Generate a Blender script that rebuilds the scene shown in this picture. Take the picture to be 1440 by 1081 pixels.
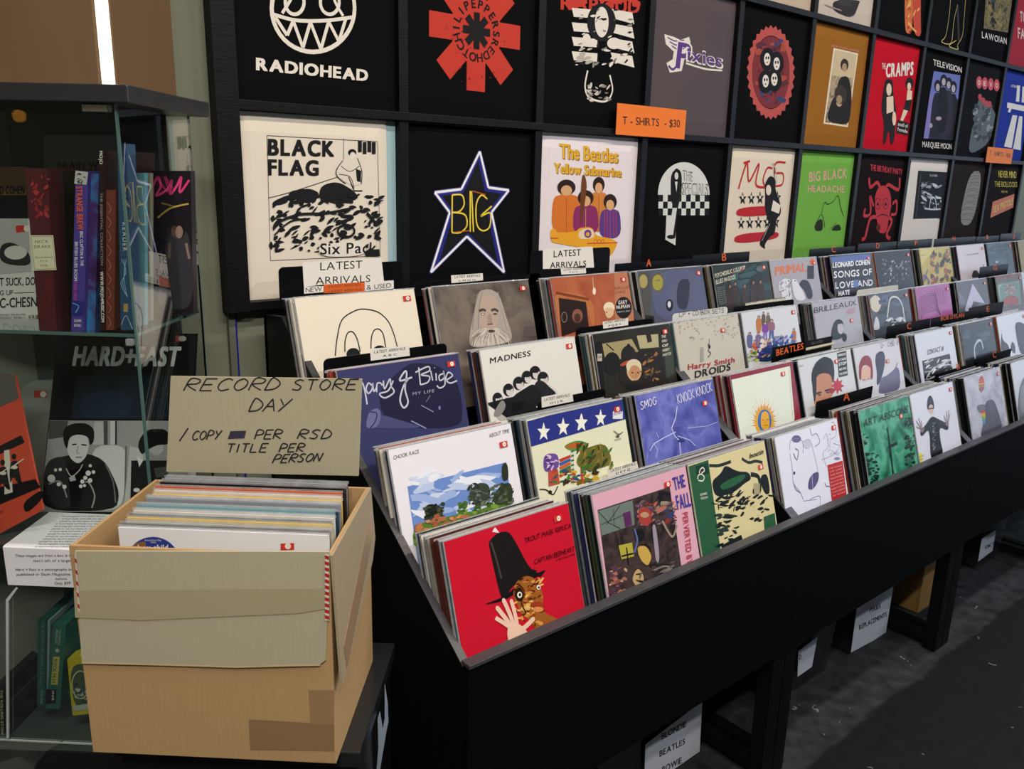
import bpy, bmesh, math, random
from math import sin, cos, radians, pi
from mathutils import Vector, Matrix
S = bpy.context.scene
COL = S.collection
for o in list(bpy.data.objects): bpy.data.objects.remove(o)

# ---------------------------------------------------------------- camera
FPX, YAW, PIT, ROL, CZ = 1155.9, .69806, .24855, .02472, 1.68
fwd = Vector((sin(YAW)*cos(PIT), cos(YAW)*cos(PIT), -sin(PIT)))
r0 = fwd.cross(Vector((0, 0, 1))).normalized(); u0 = r0.cross(fwd)
RT = r0*cos(ROL)+u0*sin(ROL); UP = -r0*sin(ROL)+u0*cos(ROL)
CAM = Vector((0, 0, CZ))
cd = bpy.data.cameras.new('camera'); cd.sensor_width = 36; cd.lens = 36*FPX/1440; cd.clip_start = .05
co = bpy.data.objects.new('camera', cd); COL.objects.link(co)
co.matrix_world = Matrix(((RT.x, UP.x, -fwd.x, 0), (RT.y, UP.y, -fwd.y, 0), (RT.z, UP.z, -fwd.z, CZ), (0, 0, 0, 1)))
S.camera = co
# ---------------------------------------------------------------- view, world, lights
S.view_settings.view_transform = 'Standard'; S.view_settings.look = 'None'
S.view_settings.exposure = 0.0; S.view_settings.gamma = 1; S.view_settings.use_curve_mapping = False
wd = bpy.data.worlds.new('daylight'); S.world = wd; wd.use_nodes = True
wd.node_tree.nodes['Background'].inputs[0].default_value = (.62, .78, 1, 1)
wd.node_tree.nodes['Background'].inputs[1].default_value = 1.1
def area(name, loc, tgt, sx, sy, power, col):
    l = bpy.data.lights.new(name, 'AREA'); l.shape = 'RECTANGLE'; l.size = sx; l.size_y = sy; l.energy = power; l.color = col
    o = bpy.data.objects.new(name, l); COL.objects.link(o); o.location = loc
    o.rotation_euler = (Vector(tgt)-Vector(loc)).to_track_quat('-Z', 'Y').to_euler(); return o
WARM = (1, .86, .70); NEUT = (1, .95, .88); COOL = (.72, .84, 1)
TUBES = [(.7, .35, WARM, 28), (2.3, .35, WARM, 26), (3.9, .3, NEUT, 24), (5.6, .3, COOL, 26), (-.7, -.8, NEUT, 96), (1.3, -1.1, NEUT, 50), (3.4, -1.1, COOL, 38)]  # the aisle-row tubes are unseen fill, added to brighten what faces the camera
for x, y, c, p in TUBES: area('tube_and_fill_light', (x, y, 3.50), (x, y+.0001, 0), 1.2, .12, p, c)
area('shop_window_daylight', (8.4, -1.2, 1.9), (2, .8, .9), 3.0, 2.2, 35, COOL)

# ---------------------------------------------------------------- materials
def lin(c):
    if isinstance(c, str): c = [int(c[i:i+2], 16) for i in (0, 2, 4)]
    return tuple(((x/255)/12.92 if x/255 <= .04045 else ((x/255+.055)/1.055)**2.4) for x in c)+(1,)
MC = {}
def mat(c, rough=.5, metal=0, spec=.22, bump=0, bscale=60, key=None, emit=0, var=0, coord='Object', bstr=None, stretch=(1, 1, 1)):
    k = key or (str(c), rough, metal, spec, bump, bscale, emit, var, stretch)
    if k in MC: return MC[k]
    m = bpy.data.materials.new('mat'); m.use_nodes = True; nt = m.node_tree; b = nt.nodes['Principled BSDF']
    b.inputs['Roughness'].default_value = rough; b.inputs['Metallic'].default_value = metal; b.inputs['Specular IOR Level'].default_value = spec
    if isinstance(c, tuple) and c and isinstance(c[0], str) and c[0] == 'N':      # ('N', scale, col, col, col...)
        tc = nt.nodes.new('ShaderNodeTexCoord'); no = nt.nodes.new('ShaderNodeTexNoise'); rp = nt.nodes.new('ShaderNodeValToRGB')
        no.inputs['Scale'].default_value = c[1]; no.inputs['Detail'].default_value = 5; no.inputs['Distortion'].default_value = .8
        nt.links.new(tc.outputs['Object'], no.inputs['Vector']); nt.links.new(no.outputs['Fac'], rp.inputs['Fac'])
        cs = c[2:]; e = rp.color_ramp.elements
        while len(e) < len(cs): e.new(.5)
        for i, q in enumerate(cs): e[i].position = .34+.34*i/(len(cs)-1); e[i].color = lin(q)
        nt.links.new(rp.outputs['Color'], b.inputs['Base Color'])
    else:
        b.inputs['Base Color'].default_value = lin(c)
        if var:
            tc = nt.nodes.new('ShaderNodeTexCoord'); no = nt.nodes.new('ShaderNodeTexNoise'); mx = nt.nodes.new('ShaderNodeMixRGB'); mp = nt.nodes.new('ShaderNodeMapping')
            mp.inputs['Scale'].default_value = stretch
            no.inputs['Scale'].default_value = 9; no.inputs['Detail'].default_value = 6
            nt.links.new(tc.outputs[coord], mp.inputs[0]); nt.links.new(mp.outputs[0], no.inputs['Vector'])
            l = lin(c); mx.inputs[1].default_value = tuple(x*(1-var) for x in l[:3])+(1,); mx.inputs[2].default_value = tuple(min(1, x*(1+var)) for x in l[:3])+(1,)
            nt.links.new(no.outputs['Fac'], mx.inputs[0]); nt.links.new(mx.outputs[0], b.inputs['Base Color'])
    if bump:
        tc = nt.nodes.new('ShaderNodeTexCoord'); no = nt.nodes.new('ShaderNodeTexNoise'); bp = nt.nodes.new('ShaderNodeBump'); mp = nt.nodes.new('ShaderNodeMapping')
        mp.inputs['Scale'].default_value = stretch
        no.inputs['Scale'].default_value = bscale; no.inputs['Detail'].default_value = 4; bp.inputs['Strength'].default_value = bump; bp.inputs['Distance'].default_value = bstr or .004
        nt.links.new(tc.outputs['Object'], mp.inputs[0]); nt.links.new(mp.outputs[0], no.inputs['Vector']); nt.links.new(no.outputs['Fac'], bp.inputs['Height']); nt.links.new(bp.outputs[0], b.inputs['Normal'])
    if emit: b.inputs['Emission Color'].default_value = lin(c); b.inputs['Emission Strength'].default_value = emit
    MC[k] = m; return m
def film(key, tint, base, gain, rough, bump=.25, bsc=14):
    if key in MC: return MC[key]
    m = bpy.data.materials.new(key); m.use_nodes = True; nt = m.node_tree; nt.nodes.clear(); N = nt.nodes.new
    out = N('ShaderNodeOutputMaterial'); t = N('ShaderNodeBsdfTransparent'); g = N('ShaderNodeBsdfGlossy'); mx = N('ShaderNodeMixShader')
    fr = N('ShaderNodeFresnel'); fr.inputs[0].default_value = 1.48; ma = N('ShaderNodeMath'); ma.operation = 'MULTIPLY_ADD'
    ma.inputs[1].default_value = gain; ma.inputs[2].default_value = base; ma.use_clamp = True
    t.inputs[0].default_value = tint; g.inputs['Roughness'].default_value = rough
    nt.links.new(fr.outputs[0], ma.inputs[0]); nt.links.new(ma.outputs[0], mx.inputs[0]); nt.links.new(t.outputs[0], mx.inputs[1]); nt.links.new(g.outputs[0], mx.inputs[2]); nt.links.new(mx.outputs[0], out.inputs[0])
    if bump:
        tc = N('ShaderNodeTexCoord'); no = N('ShaderNodeTexNoise'); bp = N('ShaderNodeBump'); no.inputs['Scale'].default_value = bsc; bp.inputs['Strength'].default_value = bump; bp.inputs['Distance'].default_value = .01
        nt.links.new(tc.outputs['Object'], no.inputs['Vector']); nt.links.new(no.outputs['Fac'], bp.inputs['Height']); nt.links.new(bp.outputs[0], g.inputs['Normal'])
    MC[key] = m; return m
GLASS = film('glass', (.96, .985, .975, 1), .0, .26, .01, 0)
GLASS_EDGE = mat('4c6864', .15, 0, .6)
PLASTIC = film('plastic', (.98, .98, .985, 1), .0, .11, .09)
def frost():
    if 'frost' in MC: return MC['frost']
    m = bpy.data.materials.new('frost'); m.use_nodes = True; nt = m.node_tree; b = nt.nodes['Principled BSDF']
    b.inputs['Base Color'].default_value = (.6, .61, .63, 1); b.inputs['Roughness'].default_value = .12; b.inputs['Alpha'].default_value = .30; b.inputs['Specular IOR Level'].default_value = .9
    tc = nt.nodes.new('ShaderNodeTexCoord'); no = nt.nodes.new('ShaderNodeTexNoise'); no.inputs['Scale'].default_value = 26; bp = nt.nodes.new('ShaderNodeBump'); bp.inputs['Strength'].default_value = .9; bp.inputs['Distance'].default_value = .01
    nt.links.new(tc.outputs['Object'], no.inputs['Vector']); nt.links.new(no.outputs['Fac'], bp.inputs['Height']); nt.links.new(bp.outputs[0], b.inputs['Normal'])
    MC['frost'] = m; return m
FROST = frost()

# ---------------------------------------------------------------- pixels to rays (places real surfaces)
def ray(px, py): return fwd + RT*((px-720)/FPX) - UP*((py-540.5)/FPX)
def onY(px, py, Y):
    d = ray(px, py); return CAM+d*(Y/d.y)
AC = radians(41.9)
RR, FF, ZZ = Vector((cos(AC), -sin(AC), 0)), Vector((sin(AC), cos(AC), 0)), Vector((0, 0, 1))
def loc(r, d, z): return RR*r+FF*d+ZZ*z
class Pl:
    def __init__(s, O, U=(1, 0, 0), V=(0, 0, 1)):
        s.O = Vector(O); s.U = Vector(U).normalized(); s.V = Vector(V).normalized(); s.N = s.U.cross(s.V)
    def uv(s, px, py):
        d = ray(px, py); t = (s.O-CAM).dot(s.N)/d.dot(s.N); p = CAM+d*t-s.O; return (p.dot(s.U), p.dot(s.V))
    def w(s, u, v, n=0): return s.O+s.U*u+s.V*v+s.N*n
def ypl(Y): return Pl((0, Y, 0))
def dpl(D, lean=0): return Pl(loc(0, D, 0), RR, ZZ*cos(lean)+FF*sin(lean))

# ---------------------------------------------------------------- mesh builder
class MB:
    def __init__(s): s.v = []; s.f = []; s.m = []; s.mats = []
    def mi(s, m):
        if m not in s.mats: s.mats.append(m)
        return s.mats.index(m)
    def add(s, vs, fs, m):
        b = len(s.v); k = s.mi(m); s.v += [tuple(v) for v in vs]
        for f in fs: s.f.append(tuple(b+i for i in f)); s.m.append(k)
    def obox(s, O, U, V, N, a, m):      # corners O .. O+U a0 + V a1 + N a2 ; a = (u0,u1,v0,v1,n0,n1)
        vs = [O+U*a[0 if i & 1 == 0 else 1]+V*a[2 if i & 2 == 0 else 3]+N*a[4 if i & 4 == 0 else 5] for i in range(8)]
        s.add(vs, [(0, 1, 3, 2), (4, 6, 7, 5), (0, 4, 5, 1), (2, 3, 7, 6), (0, 2, 6, 4), (1, 5, 7, 3)], m)
    def box(s, x0, x1, y0, y1, z0, z1, m): s.obox(Vector(), Vector((1, 0, 0)), Vector((0, 1, 0)), Vector((0, 0, 1)), (x0, x1, y0, y1, z0, z1), m)
    def prism(s, pts, vec, m):          # pts: list of Vector (planar), extruded by vec
        n = len(pts); vs = list(pts)+[p+vec for p in pts]
        s.add(vs, [tuple(range(n))[::-1], tuple(range(n, 2*n))]+[(i, (i+1) % n, n+(i+1) % n, n+i) for i in range(n)], m)
    def tube(s, pts, r, m, n=8):
        pts = [Vector(p) for p in pts]; rings = []
        for i, p in enumerate(pts):
            d = (pts[min(i+1, len(pts)-1)]-pts[max(i-1, 0)]).normalized(); a = d.cross(Vector((.31, .9, .17))).normalized(); b = d.cross(a)
            rings.append([p+a*(r*cos(2*pi*j/n))+b*(r*sin(2*pi*j/n)) for j in range(n)])
        vs = [q for R in rings for q in R]; fs = []
        for i in range(len(pts)-1):
            for j in range(n): fs.append((i*n+j, i*n+(j+1) % n, (i+1)*n+(j+1) % n, (i+1)*n+j))
        fs += [tuple(range(n))[::-1], tuple((len(pts)-1)*n+j for j in range(n))]
        s.add(vs, fs, m)
    def mesh(s, name):
        me = bpy.data.meshes.new(name); me.from_pydata(s.v, [], s.f)
        for m in s.mats: me.materials.append(m)
        me.polygons.foreach_set('material_index', s.m); me.update(); return me
    def build(s, name, parent=None, bevel=0, smooth=False):
        if parent: org = wloc(parent)
        else:
            xs = [[v[i] for v in s.v] for i in range(3)]; org = Vector(((min(xs[0])+max(xs[0]))/2, (min(xs[1])+max(xs[1]))/2, min(xs[2])))
        s.v = [tuple(Vector(v)-org) for v in s.v]; me = s.mesh(name)
        if bevel or smooth:
            bm = bmesh.new(); bm.from_mesh(me); bmesh.ops.recalc_face_normals(bm, faces=bm.faces)
            if smooth:
                for f in bm.faces: f.smooth = True
            bm.to_mesh(me); bm.free()
        o = bpy.data.objects.new(name, me); COL.objects.link(o)
        if parent: o.parent = parent
        else: o.location = org
        if bevel:
            b = o.modifiers.new('b', 'BEVEL'); b.width = bevel; b.segments = 2; b.limit_method = 'ANGLE'
        return o
def wloc(o):
    l = Vector(o.location)
    while o.parent: o = o.parent; l += o.location
    return l
def tag(o, label=None, cat=None, group=None, kind=None):
    if label: o['label'] = label
    if cat: o['category'] = cat
    if group: o['group'] = group
    if kind: o['kind'] = kind
    return o
def empty(name, l=(0, 0, 0)):
    o = bpy.data.objects.new(name, None); COL.objects.link(o); o.location = l; o.empty_display_size = .05; return o

# ---------------------------------------------------------------- lettering
GC = {}
def glyph(ch, st):
    k = (ch, st)
    if k in GC: return GC[k]
    cu = bpy.data.curves.new('t', 'FONT'); cu.body = ch; cu.resolution_u = 3
    o = bpy.data.objects.new('t', cu); COL.objects.link(o); dg = bpy.context.evaluated_depsgraph_get(); me = o.evaluated_get(dg).to_mesh()
    vs = [(v.co.x, v.co.y) for v in me.vertices]; fs = [tuple(p.vertices) for p in me.polygons]
    bpy.data.objects.remove(o); bpy.data.curves.remove(cu)
    if vs: a = min(v[0] for v in vs); b = max(v[0] for v in vs)
    else: a, b = 0, .3
    e = EMB[st]; GC[k] = ([(x-a+e, y) for x, y in vs], fs, b-a+2*e); return GC[k]
EMB = {'r': 0, 'b': .014, 'x': .030, 'h': .046}
def shifts(st):      # heavier weights are the same outline printed five times, a hair apart
    e = EMB[st]; return [(0, 0)]+([(e, e*.6), (-e, e*.6), (e, -e*.6), (-e, -e*.6)] if e else [])
CAPH = .73
def layout(s, st, gap=.08):
    x = 0; out = []
    for ch in s:
        if ch == ' ': x += .32; continue
        vs, fs, w = glyph(ch, st); out.append((vs, fs, x)); x += w+gap
    return out, max(x-gap, .01)
SF = {'A': [[(0, 0), (.5, 1), (1, 0)], [(.2, .4), (.8, .4)]], 'B': [[(0, 0), (0, 1), (.8, .85), (.7, .58), (0, .52), (.9, .4), (.85, .08), (0, 0)]], 'C': [[(1, .85), (.6, 1), (.15, .75), (.05, .3), (.4, 0), (1, .12)]],
 'D': [[(0, 0), (.15, 1), (.75, .8), (1, .45), (.7, .1), (0, 0)]], 'E': [[(1, 1), (.1, 1), (0, 0), (.95, 0)], [(.05, .5), (.8, .52)]], 'F': [[(0, 0), (.1, 1), (1, 1)], [(.05, .5), (.8, .5)]], 'I': [[(.5, 0), (.5, 1)]], 'K': [[(0, 0), (.1, 1)], [(.9, 1), (.1, .45), (.9, 0)]],
 'L': [[(.1, 1), (0, 0), (.9, 0)]], 'M': [[(0, 0), (.1, 1), (.5, .3), (.9, 1), (1, 0)]], 'N': [[(0, 0), (.1, 1), (.9, 0), (1, 1)]], 'O': [[(.5, 1), (.1, .75), (.05, .3), (.45, 0), (.9, .25), (.95, .7), (.5, 1)]],
 'P': [[(0, 0), (.15, 1), (.9, .9), (.85, .55), (.1, .45)]], 'R': [[(0, 0), (.15, 1), (.95, .9), (.85, .6), (.1, .5), (1, 0)]], 'S': [[(.95, .88), (.5, 1), (.1, .75), (.8, .35), (.6, .02), (0, .1)]], 'T': [[(.5, 0), (.5, 1)], [(0, 1), (1, 1)]],
 'U': [[(0, 1), (.05, .2), (.5, 0), (.9, .2), (1, 1)]], 'V': [[(0, 1), (.4, 0), (1, 1)]], 'X': [[(0, 0), (1, 1)], [(0, 1), (1, 0)]], 'Y': [[(0, 1), (.45, .5)], [(1, 1), (.2, 0)]], 'H': [[(0, 0), (.05, 1)], [(.9, 1), (1, 0)], [(0, .5), (1, .5)]],
 '1': [[(.7, 1), (.2, 0)]], '+': [[(.2, .5), (.8, .5)], [(.5, .2), (.5, .8)]], 'G': [[(.95, .85), (.5, 1), (.1, .7), (.1, .2), (.5, 0), (.95, .2), (.95, .45), (.6, .45)]], 'J': [[(.8, 1), (.8, .2), (.4, 0), (.1, .25)]], 'Q': [[(.5, 1), (.1, .7), (.1, .25), (.5, 0), (.9, .3), (.9, .7), (.5, 1)], [(.6, .3), (1, 0)]]}
def catmull(p, closed=False, n=6):
    out = []; N = len(p)
    for i in range(N if closed else N-1):
        a, b, c, d = [p[j % N] if closed else p[max(0, min(N-1, j))] for j in (i-1, i, i+1, i+2)]
        for k in range(n):
            t = k/n; out.append(tuple(.5*(2*b[q]+(c[q]-a[q])*t+(2*a[q]-5*b[q]+4*c[q]-d[q])*t*t+(3*b[q]-a[q]-3*c[q]+d[q])*t**3) for q in (0, 1)))
    if not closed: out.append(tuple(p[-1]))
    return out
def clip(poly, R):
    for ax, lim, sg in ((0, R[0], 1), (0, R[2], -1), (1, R[1], 1), (1, R[3], -1)):
        if not poly: break
        out = []; n = len(poly)
        for i in range(n):
            a, b = poly[i], poly[(i+1) % n]; ia = (a[ax]-lim)*sg >= 0; ib = (b[ax]-lim)*sg >= 0
            if ia: out.append(a)
            if ia != ib:
                t = (lim-a[ax])/(b[ax]-a[ax]); out.append((a[0]+(b[0]-a[0])*t, a[1]+(b[1]-a[1])*t))
        poly = out
    return poly
class Art:
    """flat print on a plane: polygons in picture order, each a hair proud of the one below"""
    def __init__(s, pl, R=None, k=(0, 0, 1), rough=.5, base=.0006):
        s.pl = pl; s.R = R; s.k = k; s.it = []; s.rough = rough; s.base = base
    def K(s, *k): s.k = k; return s
    def q(s, p): return s.pl.uv(s.k[0]+p[0]*s.k[2], s.k[1]+p[1]*s.k[2])
    def raw(s, pts, c):
        if s.R: pts = clip(pts, s.R)
        if len(pts) >= 3: s.it.append((pts, None, c))
        return s
    def poly(s, pts, c, smooth=False):
        p = [s.q(t) for t in pts]
        if smooth:
            for _ in range(2):
                n = len(p); r = .22; p = [q for i in range(n) for q in ((p[i][0]+(p[(i+1) % n][0]-p[i][0])*r, p[i][1]+(p[(i+1) % n][1]-p[i][1])*r), (p[i][0]+(p[(i+1) % n][0]-p[i][0])*(1-r), p[i][1]+(p[(i+1) % n][1]-p[i][1])*(1-r)))]
        return s.raw(p, c)
    def rect(s, x0, y0, x1, y1, c): return s.poly([(x0, y0), (x1, y0), (x1, y1), (x0, y1)], c)
    def ell(s, cx, cy, rx, ry, c, n=28, a0=0, a1=360, rot=0):
        ca, sa = cos(radians(rot)), sin(radians(rot)); P = []
        for i in range(n+(a1-a0 != 360)):
            t = radians(a0+(a1-a0)*i/n); x, y = rx*cos(t), -ry*sin(t); P.append((cx+x*ca-y*sa, cy+x*sa+y*ca))
        return s.poly(P, c)
    def ring(s, cx, cy, rx, ry, w, c, n=40, a0=0, a1=360):
        return s.line([(cx+rx*cos(radians(a0+(a1-a0)*i/n)), cy-ry*sin(radians(a0+(a1-a0)*i/n))) for i in range(n+1)], w, c)
    def line(s, pts, w, c, smooth=False, uv=False):
        p = list(pts) if uv else [s.q(t) for t in pts]
        if smooth: p = catmull(p, False, 6)
        p = [a for i, a in enumerate(p) if i == 0 or (a[0]-p[i-1][0])**2+(a[1]-p[i-1][1])**2 > 1e-10]
        if len(p) < 2: return s
        if not smooth and len(p) > 2 and len(p) < 30:
            for i in range(len(p)-1): s.line([p[i], p[i+1]], w, c, uv=True)
            return s
        L, Rr = [], []
        for i, a in enumerate(p):
            b, d = p[max(i-1, 0)], p[min(i+1, len(p)-1)]; dx, dy = d[0]-b[0], d[1]-b[1]; l = math.hypot(dx, dy) or 1
            L.append((a[0]-dy/l*w/2, a[1]+dx/l*w/2)); Rr.append((a[0]+dy/l*w/2, a[1]-dx/l*w/2))
        vs = L+Rr; n = len(p); fs = [(i, n+i, n+i+1, i+1) for i in range(n-1)]
        if s.R:
            R = s.R; keep = [f for f in fs if all(R[0] <= vs[i][0] <= R[2] and R[1] <= vs[i][1] <= R[3] for i in f)]; fs = keep
        if fs: s.it.append((vs, fs, c))
        return s
    def text(s, t, bl, br, tl, c, st='b', shear=0, gap=.08):
        o, e1, e2 = s.q(bl), s.q(br), s.q(tl); e1 = (e1[0]-o[0], e1[1]-o[1]); e2 = (e2[0]-o[0], e2[1]-o[1])
        lay, W = layout(t, st, gap)
        for ox, oy in shifts(st): s._text(lay, W, o, e1, e2, ox, oy, shear, c)
        return s
    def _text(s, lay, W, o, e1, e2, ox, oy, shear, c):
        V = []; Fc = []
        for vs, fs, x in lay:
            b = len(V)
            for vx, vy in vs:
                a, h = (x+vx+ox+shear*vy)/W, (vy+oy)/CAPH; V.append((o[0]+e1[0]*a+e2[0]*h, o[1]+e1[1]*a+e2[1]*h))
            Fc += [tuple(b+i for i in f) for f in fs]
        if s.R and V:
            R = s.R; e = .006; lo = min(p[0] for p in V); hi = max(p[0] for p in V)
            if R[0]-.03 < lo < R[0]: V = [(p[0]+R[0]+.001-lo, p[1]) for p in V]
            elif R[2] < hi < R[2]+.03: V = [(p[0]-hi+R[2]-.001, p[1]) for p in V]
            Fc = [f for f in Fc if all(R[0]-e*.4 <= V[i][0] <= R[2]+e*.4 and R[1] <= V[i][1] <= R[3]+e for i in f)]
        if Fc: s.it.append((V, Fc, c))
        return s
    def tx(s, t, x0, y0, x1, y1, h, c, st='b', **kw):      # baseline left and right in crop pixels, height h
        return s.text(t, (x0, y0), (x1, y1), (x0, y0-h), c, st, **kw)
    def hand(s, t, bl, br, tl, w, c, gap=.35):
        o, e1, e2 = s.q(bl), s.q(br), s.q(tl); e1 = (e1[0]-o[0], e1[1]-o[1]); e2 = (e2[0]-o[0], e2[1]-o[1])
        W = sum((.55 if ch == ' ' else (.4 if ch in '1I' else 1)+gap) for ch in t)-gap; x = 0
        for ch in t:
            if ch == ' ': x += .55; continue
            cw = .4 if ch in '1I' else 1
            for st in SF.get(ch, []):
                pp = [(o[0]+e1[0]*(x+a*cw)/W+e2[0]*b, o[1]+e1[1]*(x+a*cw)/W+e2[1]*b) for a, b in st]
                s.line(pp, w, c, uv=True, smooth=len(pp) > 4)
            x += cw+gap
        return s
    def circ_text(s, t, cx, cy, R, h, c, a0=90, rev=False, st='b'):   # uv radius, metres
        o = s.q((cx, cy)); n = len(t)
        for i, ch in enumerate(t):
            if ch == ' ': continue
            a = radians(a0-360*i/n); vs, fs, w = glyph(ch, st); k = h/CAPH
            for ox, oy in shifts(st):
                V = []
                for vx, vy in vs:
                    x, y = (vx+ox-w/2)*k, R+(vy+oy)*k; b = a-pi/2; V.append((o[0]+x*cos(b)-y*sin(b), o[1]+x*sin(b)+y*cos(b)))
                s.it.append((V, fs, c))
        return s
    def spl(s, x0, y0, x1, y1, n, a, b, c, seed=1, asp=1.6, tilt=20):   # irregular printed blotches, sizes a..b in crop pixels
        rd = random.Random(seed)
        for i in range(n):
            cx, cy = rd.uniform(x0, x1), rd.uniform(y0, y1); r = rd.uniform(a, b); t0 = radians(rd.gauss(tilt, 25)); P = []
            for j in range(8):
                t = 2*pi*j/8; q = r*rd.uniform(.55, 1.2); x, y = q*asp*cos(t), q/asp*sin(t); P.append((cx+x*cos(t0)+y*sin(t0), cy-x*sin(t0)+y*cos(t0)))
            s.poly(P, c if isinstance(c, str) else c[i % len(c)])
        return s
    def star(s, cx, cy, r, c, ry=None, rot=0, inner=.42, n=5):
        ry = ry or r; return s.poly([(cx+(r if i % 2 == 0 else r*inner)*sin(pi*i/n+rot), cy-(ry if i % 2 == 0 else ry*inner)*cos(pi*i/n+rot)) for i in range(2*n)], c)
    def man(s, cx, y0, h, w, skin, hair, top, legs=None):    # printed figure, y0 top of head, h full height
        hd = h*.15
        if legs: s.poly([(cx-w*.3, y0+h*.55), (cx+w*.3, y0+h*.55), (cx+w*.34, y0+h), (cx+w*.08, y0+h), (cx, y0+h*.68), (cx-w*.1, y0+h), (cx-w*.34, y0+h)], legs)
        s.poly([(cx-w*.16, y0+h*.13), (cx+w*.16, y0+h*.13), (cx+w*.46, y0+h*.22), (cx+w*.5, y0+h*.5), (cx+w*.34, y0+h*(.6 if legs else 1)), (cx-w*.34, y0+h*(.6 if legs else 1)), (cx-w*.5, y0+h*.5), (cx-w*.46, y0+h*.22)], top, True)
        s.ell(cx, y0+hd*.5, w*.25, hd*.6, hair, 12); s.ell(cx, y0+hd*.65, w*.16, hd*.45, skin, 12); return s
    def fill(s, mb):
        pl = s.pl
        for i, (P, fs, c) in enumerate(s.it):
            n = s.base+i*.000010; m = mat(c, s.rough)
            mb.add([pl.w(a, b, n) for a, b in P], fs or [tuple(range(len(P)))], m)
        return mb
    def build(s, name, parent=None):
        mb = MB(); s.fill(mb); return mb.build(name, parent) if mb.f else None
# ================================================================ the setting
BLK = mat('090a0c', .45, 0, .14, .10, 90, var=.25); BLK2 = mat('07080a', .6, 0, .06); EDGE = mat('3a3a3e', .42, 0, .5, .2, 120, var=.3)  # lighter edge grey: highlight along rims and panel tops put into the colour
WOOD = mat('0f0e12', .5, 0, .18, .15, 30, var=.35, stretch=(1, 6, 6))
def floor_mat():
    m = bpy.data.materials.new('worn_floor'); m.use_nodes = True; nt = m.node_tree; N = nt.nodes.new; L = nt.links.new; b = nt.nodes['Principled BSDF']
    tc = N('ShaderNodeTexCoord'); n1 = N('ShaderNodeTexNoise'); n1.inputs['Scale'].default_value = 3.5; n1.inputs['Detail'].default_value = 8; n1.inputs['Roughness'].default_value = .65
    sep = N('ShaderNodeSeparateXYZ'); geo = N('ShaderNodeNewGeometry'); L(geo.outputs['Position'], sep.inputs[0]); L(tc.outputs['Object'], n1.inputs['Vector'])
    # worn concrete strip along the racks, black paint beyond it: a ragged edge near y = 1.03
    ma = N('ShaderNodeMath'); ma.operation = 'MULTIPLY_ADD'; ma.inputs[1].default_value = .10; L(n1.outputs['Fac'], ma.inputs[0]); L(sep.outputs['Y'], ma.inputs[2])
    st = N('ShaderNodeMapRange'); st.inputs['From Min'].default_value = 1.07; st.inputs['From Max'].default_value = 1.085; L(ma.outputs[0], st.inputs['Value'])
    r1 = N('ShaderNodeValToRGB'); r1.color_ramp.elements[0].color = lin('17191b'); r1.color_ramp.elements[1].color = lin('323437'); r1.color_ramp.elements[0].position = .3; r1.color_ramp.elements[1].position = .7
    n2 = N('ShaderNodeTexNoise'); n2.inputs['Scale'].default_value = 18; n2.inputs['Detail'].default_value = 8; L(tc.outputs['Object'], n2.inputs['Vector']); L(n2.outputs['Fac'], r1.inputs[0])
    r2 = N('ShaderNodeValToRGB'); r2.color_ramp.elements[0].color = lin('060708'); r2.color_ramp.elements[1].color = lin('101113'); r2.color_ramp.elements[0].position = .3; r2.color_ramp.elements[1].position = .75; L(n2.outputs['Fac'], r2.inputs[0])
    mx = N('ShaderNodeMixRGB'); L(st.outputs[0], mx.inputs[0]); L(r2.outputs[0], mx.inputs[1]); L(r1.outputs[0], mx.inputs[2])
    vo = N('ShaderNodeTexVoronoi'); vo.inputs['Scale'].default_value = 21; va = N('ShaderNodeVectorMath'); va.operation = 'MULTIPLY_ADD'; va.inputs[1].default_value = (.12, .12, 0); n3 = N('ShaderNodeTexNoise'); n3.inputs['Scale'].default_value = 24; L(tc.outputs['Object'], n3.inputs['Vector']); L(n3.outputs['Color'], va.inputs[0]); L(tc.outputs['Object'], va.inputs[2]); L(va.outputs[0], vo.inputs['Vector'])
    lt = N('ShaderNodeMath'); lt.operation = 'LESS_THAN'; lt.inputs[1].default_value = .13; L(vo.outputs['Distance'], lt.inputs[0])
    gt = N('ShaderNodeMath'); gt.operation = 'GREATER_THAN'; gt.inputs[1].default_value = .80; s2 = N('ShaderNodeSeparateXYZ'); L(vo.outputs['Color'], s2.inputs[0]); L(s2.outputs[0], gt.inputs[0])
    mu = N('ShaderNodeMath'); mu.operation = 'MULTIPLY'; L(lt.outputs[0], mu.inputs[0]); L(gt.outputs[0], mu.inputs[1])
    m2 = N('ShaderNodeMixRGB'); m2.inputs[2].default_value = lin('6a6c6c'); L(mu.outputs[0], m2.inputs[0]); L(mx.outputs[0], m2.inputs[1]); L(m2.outputs[0], b.inputs['Base Color'])
    b.inputs['Roughness'].default_value = .7; b.inputs['Specular IOR Level'].default_value = .2; bp = N('ShaderNodeBump'); bp.inputs['Strength'].default_value = .35; bp.inputs['Distance'].default_value = .004; L(n2.outputs['Fac'], bp.inputs['Height']); L(bp.outputs[0], b.inputs['Normal'])
    return m
def struct(name, mb, parent=None):
    o = mb.build(name, parent)
    if not parent: o['kind'] = 'structure'
    return o
WALLY = 1.943
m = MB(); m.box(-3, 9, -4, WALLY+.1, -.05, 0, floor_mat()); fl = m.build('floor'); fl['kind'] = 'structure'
m = MB(); m.box(-3, 9, WALLY, WALLY+.1, 0, 3.6, mat('7d8170', .75, 0, .3, .15, 40, var=.06)); struct('wall_back', m)
m = MB(); m.box(-3.1, -3, -4, WALLY+.1, 0, 3.6, mat('8a8a80', .8)); struct('wall_left', m)
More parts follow.
